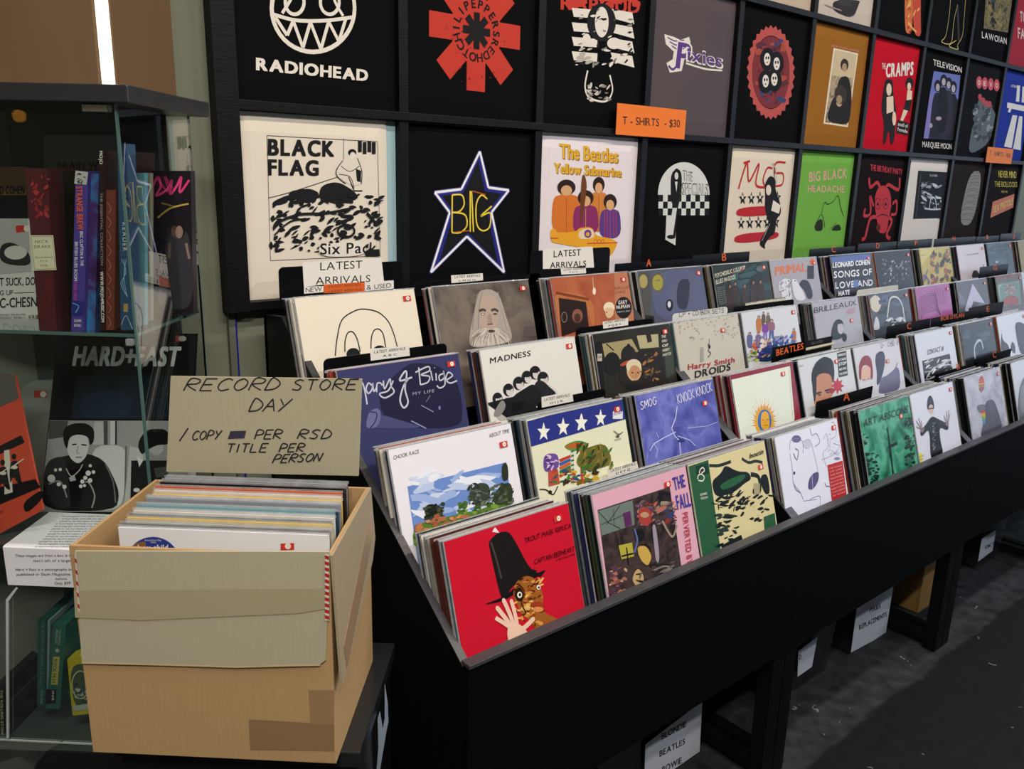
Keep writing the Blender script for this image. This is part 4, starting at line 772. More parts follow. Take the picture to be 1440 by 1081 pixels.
def c_orange(A):
    A.poly([(412, 290), (660, 330), (680, 500), (660, 530), (620, 360), (450, 330), (470, 575), (430, 575)], 'b87040', True); A.poly([(455, 340), (622, 365), (640, 520), (475, 575)], '2a1a16'); A.line([(440, 310), (640, 350)], .008, '7a3c20'); A.ell(570, 450, 32, 42, '8a5844'); A.ell(570, 462, 20, 28, '4a2c22'); A.ring(490, 458, 16, 30, .0014, 'a89080')
    A.line([(662, 215), (668, 280)], .002, 'e0c8b0'); A.ell(672, 300, 10, 22, 'f0dcc8'); A.poly([(792, 190), (905, 182), (912, 480), (802, 490)], 'b87858'); A.ell(762, 400, 34, 34, 'e8d8b8'); A.poly([(735, 400), (790, 400), (792, 440), (765, 468), (742, 455)], 'd8b890', True); A.ell(748, 428, 5, 3, INK)
    A.tx('REPLICAS', 800, 292, 888, 282, 18, '6a2c20', 'r'); A.tx('LIVING', 800, 316, 860, 310, 16, '6a2c20', 'r'); A.ell(850, 400, 50, 66, '1a1618'); A.tx('GARY', 818, 380, 872, 376, 24, 'd8d4cc', 'x'); A.tx('NUMAN', 806, 408, 888, 400, 22, 'd8d4cc', 'x'); A.tx('TUBEWAY ARMY', 808, 432, 890, 424, 10, 'b8b4ac')
record(4, (775, 394), 'orange-brown front record with a lamp bulb and a round black sticker', ('N', 8, 'a05034', 'b0603e', 'b86c46'), c_orange, 9, k=C2, lab2='orange-brown album with the lamp bulb')
# ---- rack 2
def c_sketch(A):
    A.line([(395, 578), (780, 478)], .001, '9a9ab0'); A.tx('FORTUNES', 470, 542, 525, 528, 6, '6a6a7c', 'r')
    B = '8284ac'; b2 = '5a5878'
    A.ell(518, 592, 28, 22, '6a668c'); A.line([(478, 660), (485, 600), (550, 600), (560, 680)], .0016, B, True); A.line([(510, 650), (530, 668), (520, 720), (500, 680)], .0026, b2, True); A.line([(478, 680), (495, 790), (500, 860), (540, 915), (560, 960)], .0016, B, True); A.line([(560, 610), (600, 600), (630, 700), (650, 790)], .0014, B, True); A.ell(585, 625, 24, 26, 'c8c8dc'); A.ell(505, 800, 6, 10, '34324c')
    A.poly([(588, 900), (592, 840), (620, 800), (656, 790), (652, 850), (620, 900)], '5c5480', True); A.line([(612, 800), (618, 900)], .0014, 'e4e4ee'); A.line([(500, 860), (515, 900), (545, 920)], .003, B, True)
    A.line([(600, 520), (612, 570), (640, 560), (660, 610), (630, 640)], .0016, b2, True); A.line([(680, 600), (700, 560), (710, 640), (680, 680), (700, 760)], .0012, B, True); A.line([(720, 660), (725, 600), (760, 570), (750, 500), (730, 490)], .0012, B, True); A.line([(670, 720), (740, 690), (780, 640)], .0012, B, True); A.ell(765, 712, 18, 9, '8a88a8'); A.line([(600, 960), (660, 940), (655, 1010), (610, 1020)], .0014, B, True); A.line([(560, 970), (640, 960)], .0014, B); A.line([(690, 860), (700, 880), (720, 880)], .002, '34324c')
    A.line([(740, 620), (790, 640), (770, 690), (730, 660)], .001, B, True); A.spl(690, 560, 790, 690, 20, 2, 4, '9a9ab8', 3)
    A.poly([(706, 752), (798, 724), (824, 940), (734, 972)], 'b82c30')
    for i in range(9): A.tx(['THE SONGS', 'OF LIFE', 'AND MORE', 'RECORDED', 'IN A BARN', 'LIMITED', 'EDITION', 'TWO DISCS', 'OF SONGS'][i], 716+i*2.6, 778+i*21, 792+i*3, 756+i*20, 9, 'e0b0a8', 'r')
record(1, (1088, 605), 'white front record with a faint violet sketch and a red text label', 'e2e3f2', c_sketch, 8, k=C5, lab2='white sketch album with the red label', wid=.318)
def c_emerald(A):
    pass
    A.spl(130, 820, 230, 1010, 70, 5, 12, '0c2018', 3, 1.2); A.spl(385, 610, 440, 900, 60, 4, 11, '0c2018', 6, 1.2); A.spl(130, 700, 165, 1000, 30, 4, 11, '0c2018', 8)
    A.tx('ART ABSCONS', 140, 668, 400, 580, 46, '14201c', 'r', gap=.09); A.line([(280, 670), (298, 800), (316, 960)], .008, '0c1c16'); A.line([(290, 782), (336, 760)], .010, '0c1c16')
record(1, (1208, 580), 'emerald green clouded front record with a thin black cross', ('N', 13, '1c5c44', '2c8a68', '5cb090', '267a5a'), c_emerald, 8, k=C6, lab2='emerald green album with the thin cross', sticker=(.07, .055))
def c_cap(A):
    A.poly([(512, 560), (516, 500), (530, 478), (548, 500), (558, 560), (535, 575)], '1a1a1c', True); A.ell(537, 562, 14, 28, 'd0b8a8'); A.line([(524, 560), (552, 556)], .004, INK)
    A.poly([(540, 600), (580, 620), (640, 650), (636, 690), (585, 665), (590, 740), (612, 830), (534, 868), (530, 720), (520, 680), (480, 728), (470, 690), (505, 655)], '1c1c20', True); A.spl(545, 640, 570, 800, 16, 4, 9, ['5a5a60', '8a8a90'], 3, 1.2)
    H = '8a7a78'
    for a, b in (((478, 680), (450, 665)), ((478, 680), (450, 630)), ((480, 680), (464, 615)), ((484, 680), (478, 630)), ((486, 685), (500, 672)), ((625, 645), (612, 600)), ((628, 645), (626, 575)), ((632, 648), (640, 568)), ((634, 650), (648, 590)), ((630, 655), (640, 625))): A.line([a, b], .0045, H)
    A.ell(484, 688, 10, 10, H); A.ell(630, 650, 10, 12, H); A.poly([(452, 830), (482, 815), (486, 885), (455, 898)], 'e6dc2c'); A.tx('LIVE', 456, 850, 480, 842, 9, INK); A.tx('IN', 460, 868, 474, 862, 9, INK)
record(1, (1280, 557), 'white front record with a man in a tall cap spreading his hands', 'd8d9e6', c_cap, 8, k=C6, lab2='white album with the man spreading his hands')
def c_sun(A):
    A.poly([(110, 236), (476, 150), (505, 470), (480, 600), (150, 600)], 'dfe6d8'); A.line([(108, 600), (112, 236), (478, 152), (506, 470)], .0022, 'e8d8c8'); A.line([(118, 600), (122, 244), (470, 162), (496, 470)], .001, '8a2c34')
    cx, cy = 322, 492
    for i in range(25):
        a = radians(-12+204*i/24); w = 8; rx, ry = (96 if i % 2 else 108), (150 if i % 2 else 172); c_, s_ = cos(a), sin(a)
        A.poly([(cx+50*c_-w*s_, cy-78*s_-w*c_), (cx+rx*.75*c_+6*s_, cy-ry*.75*s_+6*c_), (cx+rx*c_, cy-ry*s_), (cx+50*c_+w*s_, cy-78*s_+w*c_)], 'e2a528' if i % 2 else 'd68f2c', True)
    A.ell(cx, cy, 56, 86, 'e2a82c'); A.ell(cx+2, cy-10, 42, 70, 'e0a030'); A.ell(cx+2, cy-10, 42, 70, '3c6cb4'); A.poly([(302, 440), (326, 420), (350, 440), (356, 520), (330, 545), (300, 520)], 'e2a82c', True); A.ell(316, 478, 6, 3, '8a4a1c'); A.ell(342, 474, 6, 3, '8a4a1c'); A.line([(330, 480), (332, 498)], .001, '8a4a1c'); A.line([(320, 512), (344, 508)], .002, 'b84c28')
record(2, (1028, 533), 'dark red boxed front record with a yellow sun face on a pale panel', '8a2636', c_sun, 8, k=C5, lab2='dark red boxed album with the sun face', cols=['7a2430', '1c1c20', '8a2c34', 'c8c0b0'], sticker=(.062, .03))
def c_face(A):
    A.poly([(610, 260), (610, 180), (640, 120), (690, 88), (740, 110), (750, 180), (745, 260), (700, 220), (640, 300)], '1e1c1e', True); A.poly([(618, 300), (640, 210), (680, 190), (730, 200), (742, 300), (735, 340), (660, 440), (630, 400)], 'c08468', True); A.poly([(612, 240), (640, 200), (640, 300), (630, 380), (620, 330)], '1e1c1e', True); A.line([(636, 318), (670, 308)], .006, INK); A.line([(690, 300), (730, 290)], .006, INK); A.ell(658, 325, 10, 6, '3a2a24'); A.ell(708, 310, 10, 6, '3a2a24')
    A.star(768, 270, 42, 'b82838', 52, 0, .55, 8); A.poly([(718, 280), (760, 290), (740, 320), (715, 310)], '9a1c2c', True)
    A.poly([(765, 70), (820, 56), (830, 205), (776, 218)], '1c1c1e')
    for i, t in enumerate(('RINGO', 'STARR', 'STOP', 'AND SMELL', 'THE ROSES')): A.tx(t, 772+i*1.5, 92+i*29, 818+i*2, 82+i*28, 15 if i != 2 else 20, 'e4e4e4', 'x')
    A.tx('BB', 530, 158, 552, 152, 10, '9a9aa0', 'r')
record(2, (1120, 494), 'pale front record with a dark-haired man holding a red flower', 'cfd2d6', c_face, 8, k=C5, lab2='pale album with the red flower', sticker=(.10, .03))
def c_pair(A):
    A.K(*C6); A.line([(100, 225), (355, 165)], .0012, '6a6a70'); A.hand('DAVID BOWIE', (245, 205), (352, 185), (240, 172), .0016, INK, .1)
    A.poly([(115, 300), (135, 255), (165, 245), (190, 270), (200, 370), (185, 400), (170, 300), (130, 310), (128, 400), (115, 380)], '8a3038', True); A.poly([(128, 320), (182, 305), (184, 380), (155, 400), (130, 398)], 'd8b098', True); A.ell(145, 390, 7, 4, '7a8aa0'); A.ell(172, 385, 7, 4, '7a8aa0')
    A.poly([(210, 280), (215, 235), (255, 218), (270, 260), (260, 340), (232, 420), (218, 420), (222, 350)], '3a3850', True); A.poly([(232, 440), (240, 380), (290, 360), (350, 300), (360, 460), (230, 475)], '6a6884', True); A.line([(300, 360), (330, 320), (340, 290)], .004, '5a5874', True); A.line([(340, 340), (350, 400)], .004, '5a5874')
record(2, (1200, 490), 'pale front record with a red-haired figure beside a grey-violet shape', 'cfcdd4', c_pair, 8, k=C6, lab2='pale album with the red-haired figure', sticker=(.105, .07))
def c_shaker(A):
    A.K(*C7); rd = random.Random(4)
    for i in range(80): x, y = rd.uniform(-150, 320), rd.uniform(610, 800); A.ell(x, y-(x)*.04, 5, 5, '9a9080', 6)
    A.line([(92, 790), (92, 850)], .002, INK); A.line([(80, 830), (100, 850), (85, 880), (105, 900), (82, 930)], .0035, '5a5a5c', True); A.ell(92, 850, 8, 14, INK); A.poly([(25, 855), (50, 855), (50, 960), (22, 970)], '9c9a94')
    A.K(*C2); A.tx('Harry Smith', 1240, 778, 1525, 730, 34, 'a83038', 'x'); A.tx('DROIDS', 1282, 828, 1500, 778, 44, '2c2c30', 'x')
record(3, (946, 447), 'pale speckled boxed front record with red lettering low on it', 'c4bfb0', c_shaker, 8, k=C7, lab2='pale speckled boxed album', sticker=(.09, .045))
def c_crowd(A):
    for x, y0, h, w, t, l in ((470, 615, 130, 46, 'b8702c', None), (505, 585, 120, 30, '5a4438', None), (540, 592, 120, 34, '6a5a48', None), (518, 660, 140, 50, '7a2c9a', '8a6cb8'), (565, 640, 150, 56, '8a5a6c', '4a5a9a'), (400, 740, 120, 46, '5c5c8c', None), (440, 800, 130, 44, 'c85a2c', 'a8a030'), (465, 740, 120, 44, '6a5a8c', None), (495, 770, 140, 34, 'd8d4c8', None), (524, 790, 110, 40, 'd8b8a0', None), (548, 790, 120, 40, '4a3c8c', None), (595, 770, 90, 40, '2c4c8c', None), (640, 765, 80, 40, '3a5aa0', None), (736, 710, 120, 36, 'b86a2c', None), (420, 850, 110, 40, 'b8b8c0', None)): A.man(x, y0, h, w, 'c8a078', '2a2020', t, l)
    A.poly([(440, 960), (500, 850), (620, 830), (640, 900), (560, 965)], '1c3a6a', True); A.spl(580, 770, 740, 830, 26, 8, 18, ['2c4c9a', '3a6ac0', '24386a', '8a8ab8'], 5); A.spl(365, 890, 460, 960, 18, 8, 18, ['6ca030', '4a7a2c', '8ac040', 'c8c850'], 6); A.spl(400, 800, 560, 930, 30, 5, 12, ['8a2c6c', 'c86a2c', '6a3c9a', '3a3a7a', 'b8a030'], 8)
record(3, (1042, 437), 'white front record with a crowd of small coloured figures', 'd2d4da', c_crowd, 8, k=C7, lab2='white album with the coloured crowd')
def c_gloomy(A):
    A.tx('BRILLEAUX', 876, 600, 1200, 535, 46, '2a2c36', 'r', gap=.05); A.poly([(1015, 805), (1020, 730), (1040, 660), (1075, 638), (1110, 655), (1118, 720), (1105, 790)], '22222a', True); A.poly([(1065, 680), (1110, 672), (1118, 730), (1095, 760), (1070, 740)], 'b8b4bc', True); A.ell(1120, 780, 18, 32, '1c1c22'); A.tx('WILKO', 1136, 605, 1200, 594, 22, 'c88a9c', 'x'); A.tx('JUKE', 1140, 580, 1205, 570, 18, 'c88a9c', 'b'); A.ell(890, 640, 14, 20, 'b0909c')
record(3, (1142, 426), 'grey front record with thin dark capitals over a shadowed profile', 'acaab4', c_gloomy, 8, k=C7, lab2='grey album with the shadowed profile', sticker=(.07, .085))
def c_blue(A):
    A.poly([(910, 200), (1010, 180), (1020, 480), (930, 500)], '50504c'); A.poly([(1012, 190), (1320, 150), (1360, 420), (1360, 500), (1040, 490)], '5a5e7c', True); A.ell(970, 240, 26, 42, 'a8985c'); A.ell(1058, 248, 38, 56, '6a6430'); A.ell(1058, 248, 32, 48, 'a09848'); A.tx('NOW', 1046, 240, 1072, 236, 10, '4a4420', 'b'); A.poly([(1180, 230), (1260, 220), (1240, 420), (1170, 400)], '34384a', True); A.ell(1130, 385, 22, 36, '14141a'); A.ell(1128, 380, 10, 20, 'd8d4d8'); A.poly([(935, 440), (1035, 450), (1040, 500), (940, 510)], '2a2624')
record(4, (897, 382), 'dusky blue front record with two round gold seals', '54566a', c_blue, 8, k=C2, lab2='dusky blue album with gold seals')
def c_psych(A):
    A.spl(240, 240, 540, 470, 30, 20, 44, ['24383c', '2c4c50', '1c2a2c', '345458'], 5); A.tx('PSYCHEDELIC LOLLIPOP', 122, 330, 355, 262, 32, 'd8d4b8', 'x', gap=.03); A.tx('BLUES MAGOOS', 135, 378, 285, 335, 34, 'd8d4b8', 'x', gap=.03)
    for i in range(9): A.tx('TRACK LIST', 135+i*4, 410+i*15, 200+i*4, 398+i*15, 8, '9a9a8a', 'r')
    for x, y in ((250, 375), (290, 355), (362, 372), (428, 345), (482, 340)): A.man(x, y, 190, 52, '9a6a50', '1c1614', '3a2a26', None)
    A.ell(475, 258, 26, 22, '5a6a6a'); A.tx('O', 330, 282, 348, 278, 22, 'b83c30', 'x'); A.tx('L', 272, 296, 286, 292, 22, 'b83c30', 'x')
record(4, (1002, 374), 'dark teal front record with slanting pale title and five standing men', '26302e', c_psych, 8, k=C7, lab2='dark teal album with five men')
def c_primal(A):
    A.tx('PRIMAL', 592, 310, 830, 275, 68, 'd8784c', 'x', gap=.03); A.rect(838, 235, 888, 335, '2a2a30'); A.ell(875, 205, 18, 22, 'd86a2c'); A.poly([(770, 380), (800, 338), (850, 350), (880, 440), (875, 485), (840, 490), (815, 420)], '2c2a38', True)
    A.poly([(615, 380), (650, 335), (690, 330), (720, 440), (720, 500), (650, 495)], 'd8d6dc', True); A.spl(630, 350, 720, 480, 26, 4, 10, ['6a6a7c', '9a9aa8'], 4, 2, 60); A.poly([(715, 330), (750, 340), (800, 420), (830, 500), (740, 500)], 'dcdae0', True)
    for x in (695, 745): A.ell(x, 350, 12, 14, 'e8e6ea'); A.ell(x, 350, 5, 7, '202028')
record(4, (1082, 366), 'pale grey front record with big orange lettering and grey bird shapes', 'a8a4ae', c_primal, 8, k=C7, lab2='pale grey album with orange lettering')
# ---- rack 3
def c_prism(A):
    A.ell(832, 415, 16, 48, 'b84440')
    for i, c in enumerate(('c86030', 'd8b040', '6a9a50', '4c7090')): A.line([(818, 400+i*16), (846, 395+i*16)], .004, c)
    A.poly([(850, 520), (900, 500), (925, 560), (960, 680), (900, 720), (820, 735), (850, 620)], '54525e', True); A.poly([(800, 540), (850, 530), (858, 570), (820, 590)], '6c6c7c', True)
    for i, c in enumerate(('b84c3c', 'd8a83c', '7aa858', '5c8ab0')): A.poly([(828+i*3, 570+i*18), (852, 566+i*18), (856, 590+i*18), (832+i*3, 594+i*18)], c)
record(1, (1356, 533), 'grey front record with a bowed figure and a small rainbow shape', ('N', 12, '9c9cac', 'b8b8c6', 'ccccd6'), c_prism, 3, k=C6, lab2='grey album with the rainbow shape')
def c_g1(A): A.poly([(1040, 640), (1050, 440), (1090, 350), (1100, 640)], '6a6a70', True); A.ell(1075, 500, 20, 80, '8a8a90')
record(1, (1422, 513), 'pale front record with a grey curved figure, at the right edge, lowest tier', 'd0d2dc', c_g1, 3, k=C6, lab2='pale album with the grey curve')
def c_contact(A):
    A.tx('CONTACT #1', 515, 245, 610, 218, 30, INK, 'b'); A.poly([(485, 280), (645, 238), (672, 380), (500, 400)], INK); A.spl(500, 265, 660, 390, 46, 5, 12, ['c8c8c8', '8a8a8c', 'e0e0e0'], 4, 2.2, 30)
record(2, (1286, 468), 'white front record with black lettering over a torn black and white picture', 'd2d6e0', c_contact, 3, k=C6, lab2='white album with the torn black picture')
def c_hoop(A):
    A.spl(720, 110, 870, 260, 12, 16, 36, ['2c3844', '141a20', '3c4a58'], 4); A.line([(800, 300), (790, 210), (810, 165), (830, 165), (842, 210)], .010, 'b8bcc4', True)
record(2, (1350, 460), 'black glossy front record with a pale hoop', '1c2228', c_hoop, 3, k=C6, lab2='black glossy album with the hoop')
def c_photo(A):
    A.poly([(950, 100), (955, 160), (990, 185), (1000, 240), (960, 245), (945, 200)], '26262a', True); A.poly([(1025, 60), (1060, 50), (1100, 80), (1100, 250), (1060, 240), (1040, 160)], '26262a', True); A.poly([(1000, 210), (1010, 160), (1030, 190), (1030, 245)], '3a3a40', True)
record(2, (1402, 450), 'white front record with torn black photograph shapes, at the right edge', 'd8dae2', c_photo, 3, k=C6, lab2='white album with torn black shapes')
def c_hands(A):
    A.poly([(140, 600), (180, 565), (225, 590), (235, 660), (200, 720), (160, 700), (135, 650)], 'cfc4b4', True); A.poly([(170, 830), (190, 740), (215, 780), (225, 860), (165, 865)], 'c8c8cc', True); A.spl(230, 580, 440, 800, 20, 18, 36, ['3c4458', '5a6480', '2c3040', '48506a'], 4); A.line([(285, 760), (300, 640), (320, 590), (370, 590), (410, 650), (430, 770)], .008, 'c8ccc8', True); A.line([(275, 790), (320, 770), (360, 780), (400, 765), (440, 790)], .012, 'c8ccd0', True); A.spl(270, 770, 440, 830, 20, 6, 14, ['d8dadc', '2a2a30'], 7)
record(3, (1222, 415), 'front record with a pale head beside a white arch on slate blue', '4a5058', c_hands, 3, k=C8, lab2='slate album with the white arch')
def c_purple(A):
    for i in range(11): A.line([(550, 600+i*20), (600, 570+i*16), (690, 560+i*14), (700+i*4, 640+i*10)], .0028, '6a2c62', True)
    for i in range(7): A.line([(640+i*22, 520-i*3), (660+i*20, 580), (690+i*14, 650)], .0024, '7a3c74', True)
record(3, (1287, 405), 'magenta-violet front record with fanned curved lines', 'a85c9a', c_purple, 3, k=C8, lab2='magenta album with fanned lines')
def c_tri(A): A.poly([(940, 690), (1005, 470), (1110, 640), (1010, 620), (975, 760)], 'bcb8cc'); A.poly([(870, 560), (900, 540), (950, 620), (930, 660), (880, 640)], '6c6c78'); A.poly([(1000, 640), (1050, 625), (1070, 680), (990, 760)], '2c2a2c', True)
record(3, (1345, 398), 'dark grey front record with a pale pointed triangle', '54555c', c_tri, 3, k=C8, lab2='dark grey album with the triangle')
def c_bull(A):
    A.tx('KING BRUTE', 1200, 440, 1412, 405, 34, 'a83c34', 'x'); A.poly([(1210, 480), (1400, 445), (1415, 650), (1240, 660)], '6a8a7a'); A.poly([(1270, 500), (1330, 460), (1375, 490), (1370, 560), (1300, 580)], '8a7a70', True); A.poly([(1260, 600), (1320, 570), (1390, 580), (1400, 650), (1260, 660)], '9a4034', True); A.line([(1240, 600), (1225, 510), (1250, 480)], .005, 'c0ccc0', True); A.spl(1280, 480, 1370, 560, 16, 5, 12, ['4a4440', 'b0a498'], 4)
record(3, (1400, 390), 'front record with red lettering and a horned beast on grey-green', '5c5248', c_bull, 3, k=C8, lab2='grey-green album with the beast')
def c_love(A):
    A.K(*C7); A.poly([(1015, 170), (1330, 140), (1335, 190), (1020, 215)], '5a6aa8')
    for t, x0, y0, x1, y1, h in (('LEONARD COHEN', 1030, 250, 1315, 225, 40), ('SONGS OF', 1028, 330, 1322, 305, 52), ('LOVE AND', 1040, 410, 1330, 385, 50), ('HATE', 1075, 465, 1160, 452, 36)): A.tx(t, x0, y0, x1, y1, h, 'ecebf0', 'h', gap=.03)
    A.poly([(1190, 345), (1225, 340), (1228, 395), (1190, 400)], '5a7ab0')
record(4, (1168, 362), 'black front record filled with heavy white lettering', '1c1c24', c_love, 3, k=C7, lab2='black album with heavy white lettering')
def c_dust(A): A.spl(240, 270, 470, 470, 90, 3, 11, ['4c5866', '7c8894', 'a8b4c0', '343c48'], 4, 1.5, 70)
record(4, (1230, 356), 'black front record with a spray of pale blue specks', '1e2026', c_dust, 3, k=C8, lab2='black speckled album')
def c_yel(A):
    A.spl(650, 200, 820, 470, 44, 10, 26, ['6a4a30', 'a84a34', '5c6a50', '2c2420', 'c89a40', '7a5c30'], 4, 1.4, 80); A.poly([(560, 170), (700, 160), (640, 240), (560, 330)], 'd0c070'); A.tx('COME OUT', 570, 240, 610, 234, 10, '5a5a9a'); A.spl(590, 370, 640, 470, 10, 8, 18, ['7a6a8a', '5a4a6a'], 6, 2, 80); A.poly([(780, 180), (815, 175), (820, 230), (780, 235)], '8a8a5c')
record(4, (1292, 349), 'mustard yellow front record with a crowded red and brown scene', 'c0aa58', c_yel, 3, k=C8, lab2='mustard yellow album')
def c_white(A): A.tx('ROY HARPER', 958, 236, 1055, 222, 10, '5a5a60', 'b'); A.poly([(1000, 400), (1012, 360), (1045, 360), (1060, 395), (1080, 415), (1000, 425)], '2c2628', True); A.line([(1095, 310), (1110, 360)], .008, 'a84440')
record(4, (1345, 345), 'plain pinkish white front record with a small dark hat low on it', 'd8ccd0', c_white, 3, k=C8, lab2='pinkish white album')
def c_teal(A): A.spl(1140, 140, 1300, 300, 10, 20, 40, ['48606e', '34464f', '2c3a44'], 4); A.ell(1210, 290, 12, 9, 'b0b8bc')
record(4, (1387, 340), 'dark slate teal front record with almost nothing on it', '3c4e5a', c_teal, 3, k=C8, lab2='dark slate teal album')
for row, px, lab, c in ((4, (1431, 337), 'ochre front record at the right edge, topmost tier', '9a8450'), (3, (1436, 383), 'white front record at the right edge, third tier up', 'd0d4d8')): record(row, px, lab, c, None, 3, k=C8, lab2=lab)
# rack 4 beyond the frame edge: a few more stacks so the tiers do not stop dead
for row, xs in ((1, (3.62, 4.20)), (2, (4.22,)), (3, (4.62,)), (4, (5.35,))):
    pass
for (u, row) in ():
    pass
file_backs()
# ================================================================ divider cards
T_ = lambda *a, **k: (lambda A: A.tx(*a, **k))
def lab(txts):
    def f(A):
        for t in txts: A.tx(*t[:-1], t[-1], 'b')
    return f
WH, CR, OR, GR = 'e6e2da', 'd8d2bc', 'd8622c', '6a6c70'
R1 = CARDM
def big(A):
    A.tx('LATEST', 346, 130, 602, 116, 52, INK, 'r'); A.tx('ARRIVALS', 318, 216, 650, 200, 48, INK, 'r')
def strip(A):
    A.poly([(247, 230), (366, 216), (366, 262), (248, 272)], WH); A.poly([(366, 216), (616, 200), (617, 262), (368, 268)], 'd4622a'); A.poly([(616, 202), (792, 190), (793, 240), (617, 256)], WH)
    A.tx('NEW', 258, 264, 356, 256, 30, INK, 'r'); A.tx('LATEST ARRIVALS', 398, 236, 592, 222, 15, '5a2410', 'r'); A.tx('LATEST ARRIVALS', 400, 264, 596, 250, 13, '5a2410', 'r'); A.tx('& USED', 628, 248, 776, 234, 30, INK, 'r')
card(4, 393, 371, 566, 408, 'tall black divider with a big white sign above the cream two-eyed album', .13, parts=[('paper_sign', (425, 369, 536, 362, 540, 399, 427, 403), WH, big, C1), ('label_strip', (427, 403, 552, 396, 552, 405, 427, 412), None, strip, C1)], low=.03)
card(4, 582, 390, 760, 408, 'black divider with a small white label above the bearded man album', .13, parts=[('label', (634, 387, 678.5, 384, 679, 394, 634.5, 398), WH, lab([('LATEST ARRIVALS', 1163, 178, 1318, 168, 16, INK), ('L M N O', 1190, 198, 1290, 192, 11, INK)]), C1)], low=.03)
card(4, 745, 350, 858, 384, 'tall black divider with a big white paper sign above the orange-brown album', .13, parts=[('paper_sign', (763, 350, 833, 346.5, 835, 376, 763, 378), WH, lab([('LATEST', 424, 94, 590, 82, 42, INK), ('ARRIVALS', 402, 160, 622, 148, 38, INK)]), C2), ('label', (788, 377, 823, 374, 824, 384, 789, 386), WH, lab([('LATEST ARRIVALS', 484, 176, 610, 166, 10, INK), ('T U Y', 518, 190, 570, 186, 10, INK)]), C2)], low=.03)
def letter(ch, x, y, h, w, c=OR): return ('letter', (0,)*8, None, (lambda A: A.tx(ch, x-w/2, y+h/2, x+w/2, y+h/2, h, c, 'b')), (0, 0, 1))
for row, b, ch, x, y, h, w, lb, bk in ((4, (866, 367, 974, 385), 'A', 912, 369, 11, 7, 'above the dusky blue album with gold seals', .13), (4, (975, 356, 1054, 375), 'B', 1018, 361, 11, 6, 'above the dark teal album with five men', .13), (4, (1140, 348, 1202, 362), 'C', 1172, 350, 9, 6, 'below the lime green t-shirt', .13),
    (4, (1208, 341, 1261, 354), 'D', 1234, 345, 8, 5, 'above the black speckled album', .13), (4, (1264, 337, 1311, 349), 'F', 1288, 341, 7, 4, 'above the mustard yellow album', .13), (4, (1316, 334, 1372, 345), 'H', 1341, 335, 6, 4, 'above the pinkish white album', .13), (4, (1374, 332, 1405, 341), 'I', 1388, 333, 6, 2, 'above the dark slate teal album', .13), (4, (1408, 328, 1436, 339), 'J', 1425, 331, 6, 3, 'at the right end of the topmost tier', .13),
    (3, (1380, 373, 1418, 387), 'G', 1399, 376, 7, 5, 'behind the horned beast album', .11), (2, (1250, 453, 1308, 470), 'C', 1278, 458, 9, 6, 'between the arch album and the torn picture album', .10), (2, (1365, 428, 1411, 446), 'E', 1389, 434, 8, 4, 'between the triangle album and the black glossy album', .10),
    (1, (1151, 553, 1226, 585), 'A', 1190, 557, 12, 9, 'in the lowest tier behind the emerald green album', .09), (1, (1318, 517, 1373, 545), 'B', 1347, 515, 8, 5, 'in the lowest tier left of the grey rainbow album', .10), (1, (1373, 497, 1421, 520), 'C', 1398, 498, 9, 5, 'in the lowest tier above the grey rainbow album', .10)):
    card(row, b[0], b[1], b[2], b[1]-(b[2]-b[0])*.12, 'black card with orange '+ch+', '+lb, bk, parts=[letter(ch, x, y, h, w)], r=.003, low=.05)
card(3, 454, 493, 628, 480, 'black rounded divider with a white label behind the navy album', .125, parts=[('label', (520, 490, 575, 486, 576, 500, 521, 507), WH, lab([('LATEST ARRIVALS', 674, 636, 862, 612, 18, INK), ('A B C', 726, 656, 812, 646, 14, INK)]), C1)])
card(3, 811, 454, 918, 446, 'black divider with a white label behind the white-haired man album', .125, parts=[('label', (847, 452, 883, 447, 883, 457, 848, 462), WH, lab([('LATEST ARRIVALS', 734, 498, 860, 478, 14, INK), ('P Q R S', 758, 516, 832, 504, 12, INK)]), C2)])
card(2, 757, 555, 851, 541, 'black divider with a white label behind the starred blue band album', .125, parts=[('label', (761, 558, 804, 550, 806, 564, 761.5, 573), WH, lab([('LATEST ARRIVALS', 368, 968, 520, 938, 18, INK), ('H I J K', 402, 986, 482, 970, 13, INK)]), C2)])
card(1, 803, 681, 935, 641, 'large black rounded divider with a white label behind the pink album', .118, parts=[('label', (854, 661, 895, 648, 897.5, 658, 855, 673), WH, lab([('LATEST ARRIVALS', 210, 374, 335, 336, 16, INK), ('D E F G', 236, 386, 308, 364, 13, INK)]), C4)])
card(3, 947, 436, 1023, 430, 'white divider tab with handwriting behind the pale speckled boxed album', .11, c='dcdad4', parts=[('handwriting', (0,)*8, None, lambda A: A.hand('LP + CD BOX SETS', (955, 445), (1018, 439), (954.5, 439), .0016, INK, .2), (0, 0, 1))])
card(3, 1033, 426, 1116, 417, 'black divider with a cream label behind the coloured crowd album', .11, parts=[('label', (1048, 426, 1104, 417.5, 1104, 421.5, 1048, 429.5), CR, lab([('BEATLES / YELLOW SUBMARINE', 372, 524, 672, 480, 12, INK)]), C7)])
card(2, 1088, 484, 1131, 480, 'black divider with orange capitals behind the dark red boxed album', .11, parts=[('lettering', (0,)*8, None, lambda A: A.tx('BEATLES', 600, 920, 808, 866, 50, OR, 'x'), C7)], r=.003)
card(2, 1112, 478, 1170, 470, 'black divider with grey capitals and a cream strip behind the red flower album', .11, parts=[('label', (1133, 489, 1173, 480.5, 1173, 483.5, 1133, 492.5), CR, lab([('BEATLES / RINGO STARR', 836, 880, 1040, 838, 9, '8a7a40')]), C7), ('lettering', (0,)*8, None, lambda A: A.tx('RELATED', 866, 834, 955, 815, 20, GR, 'r'), C7)], r=.003)
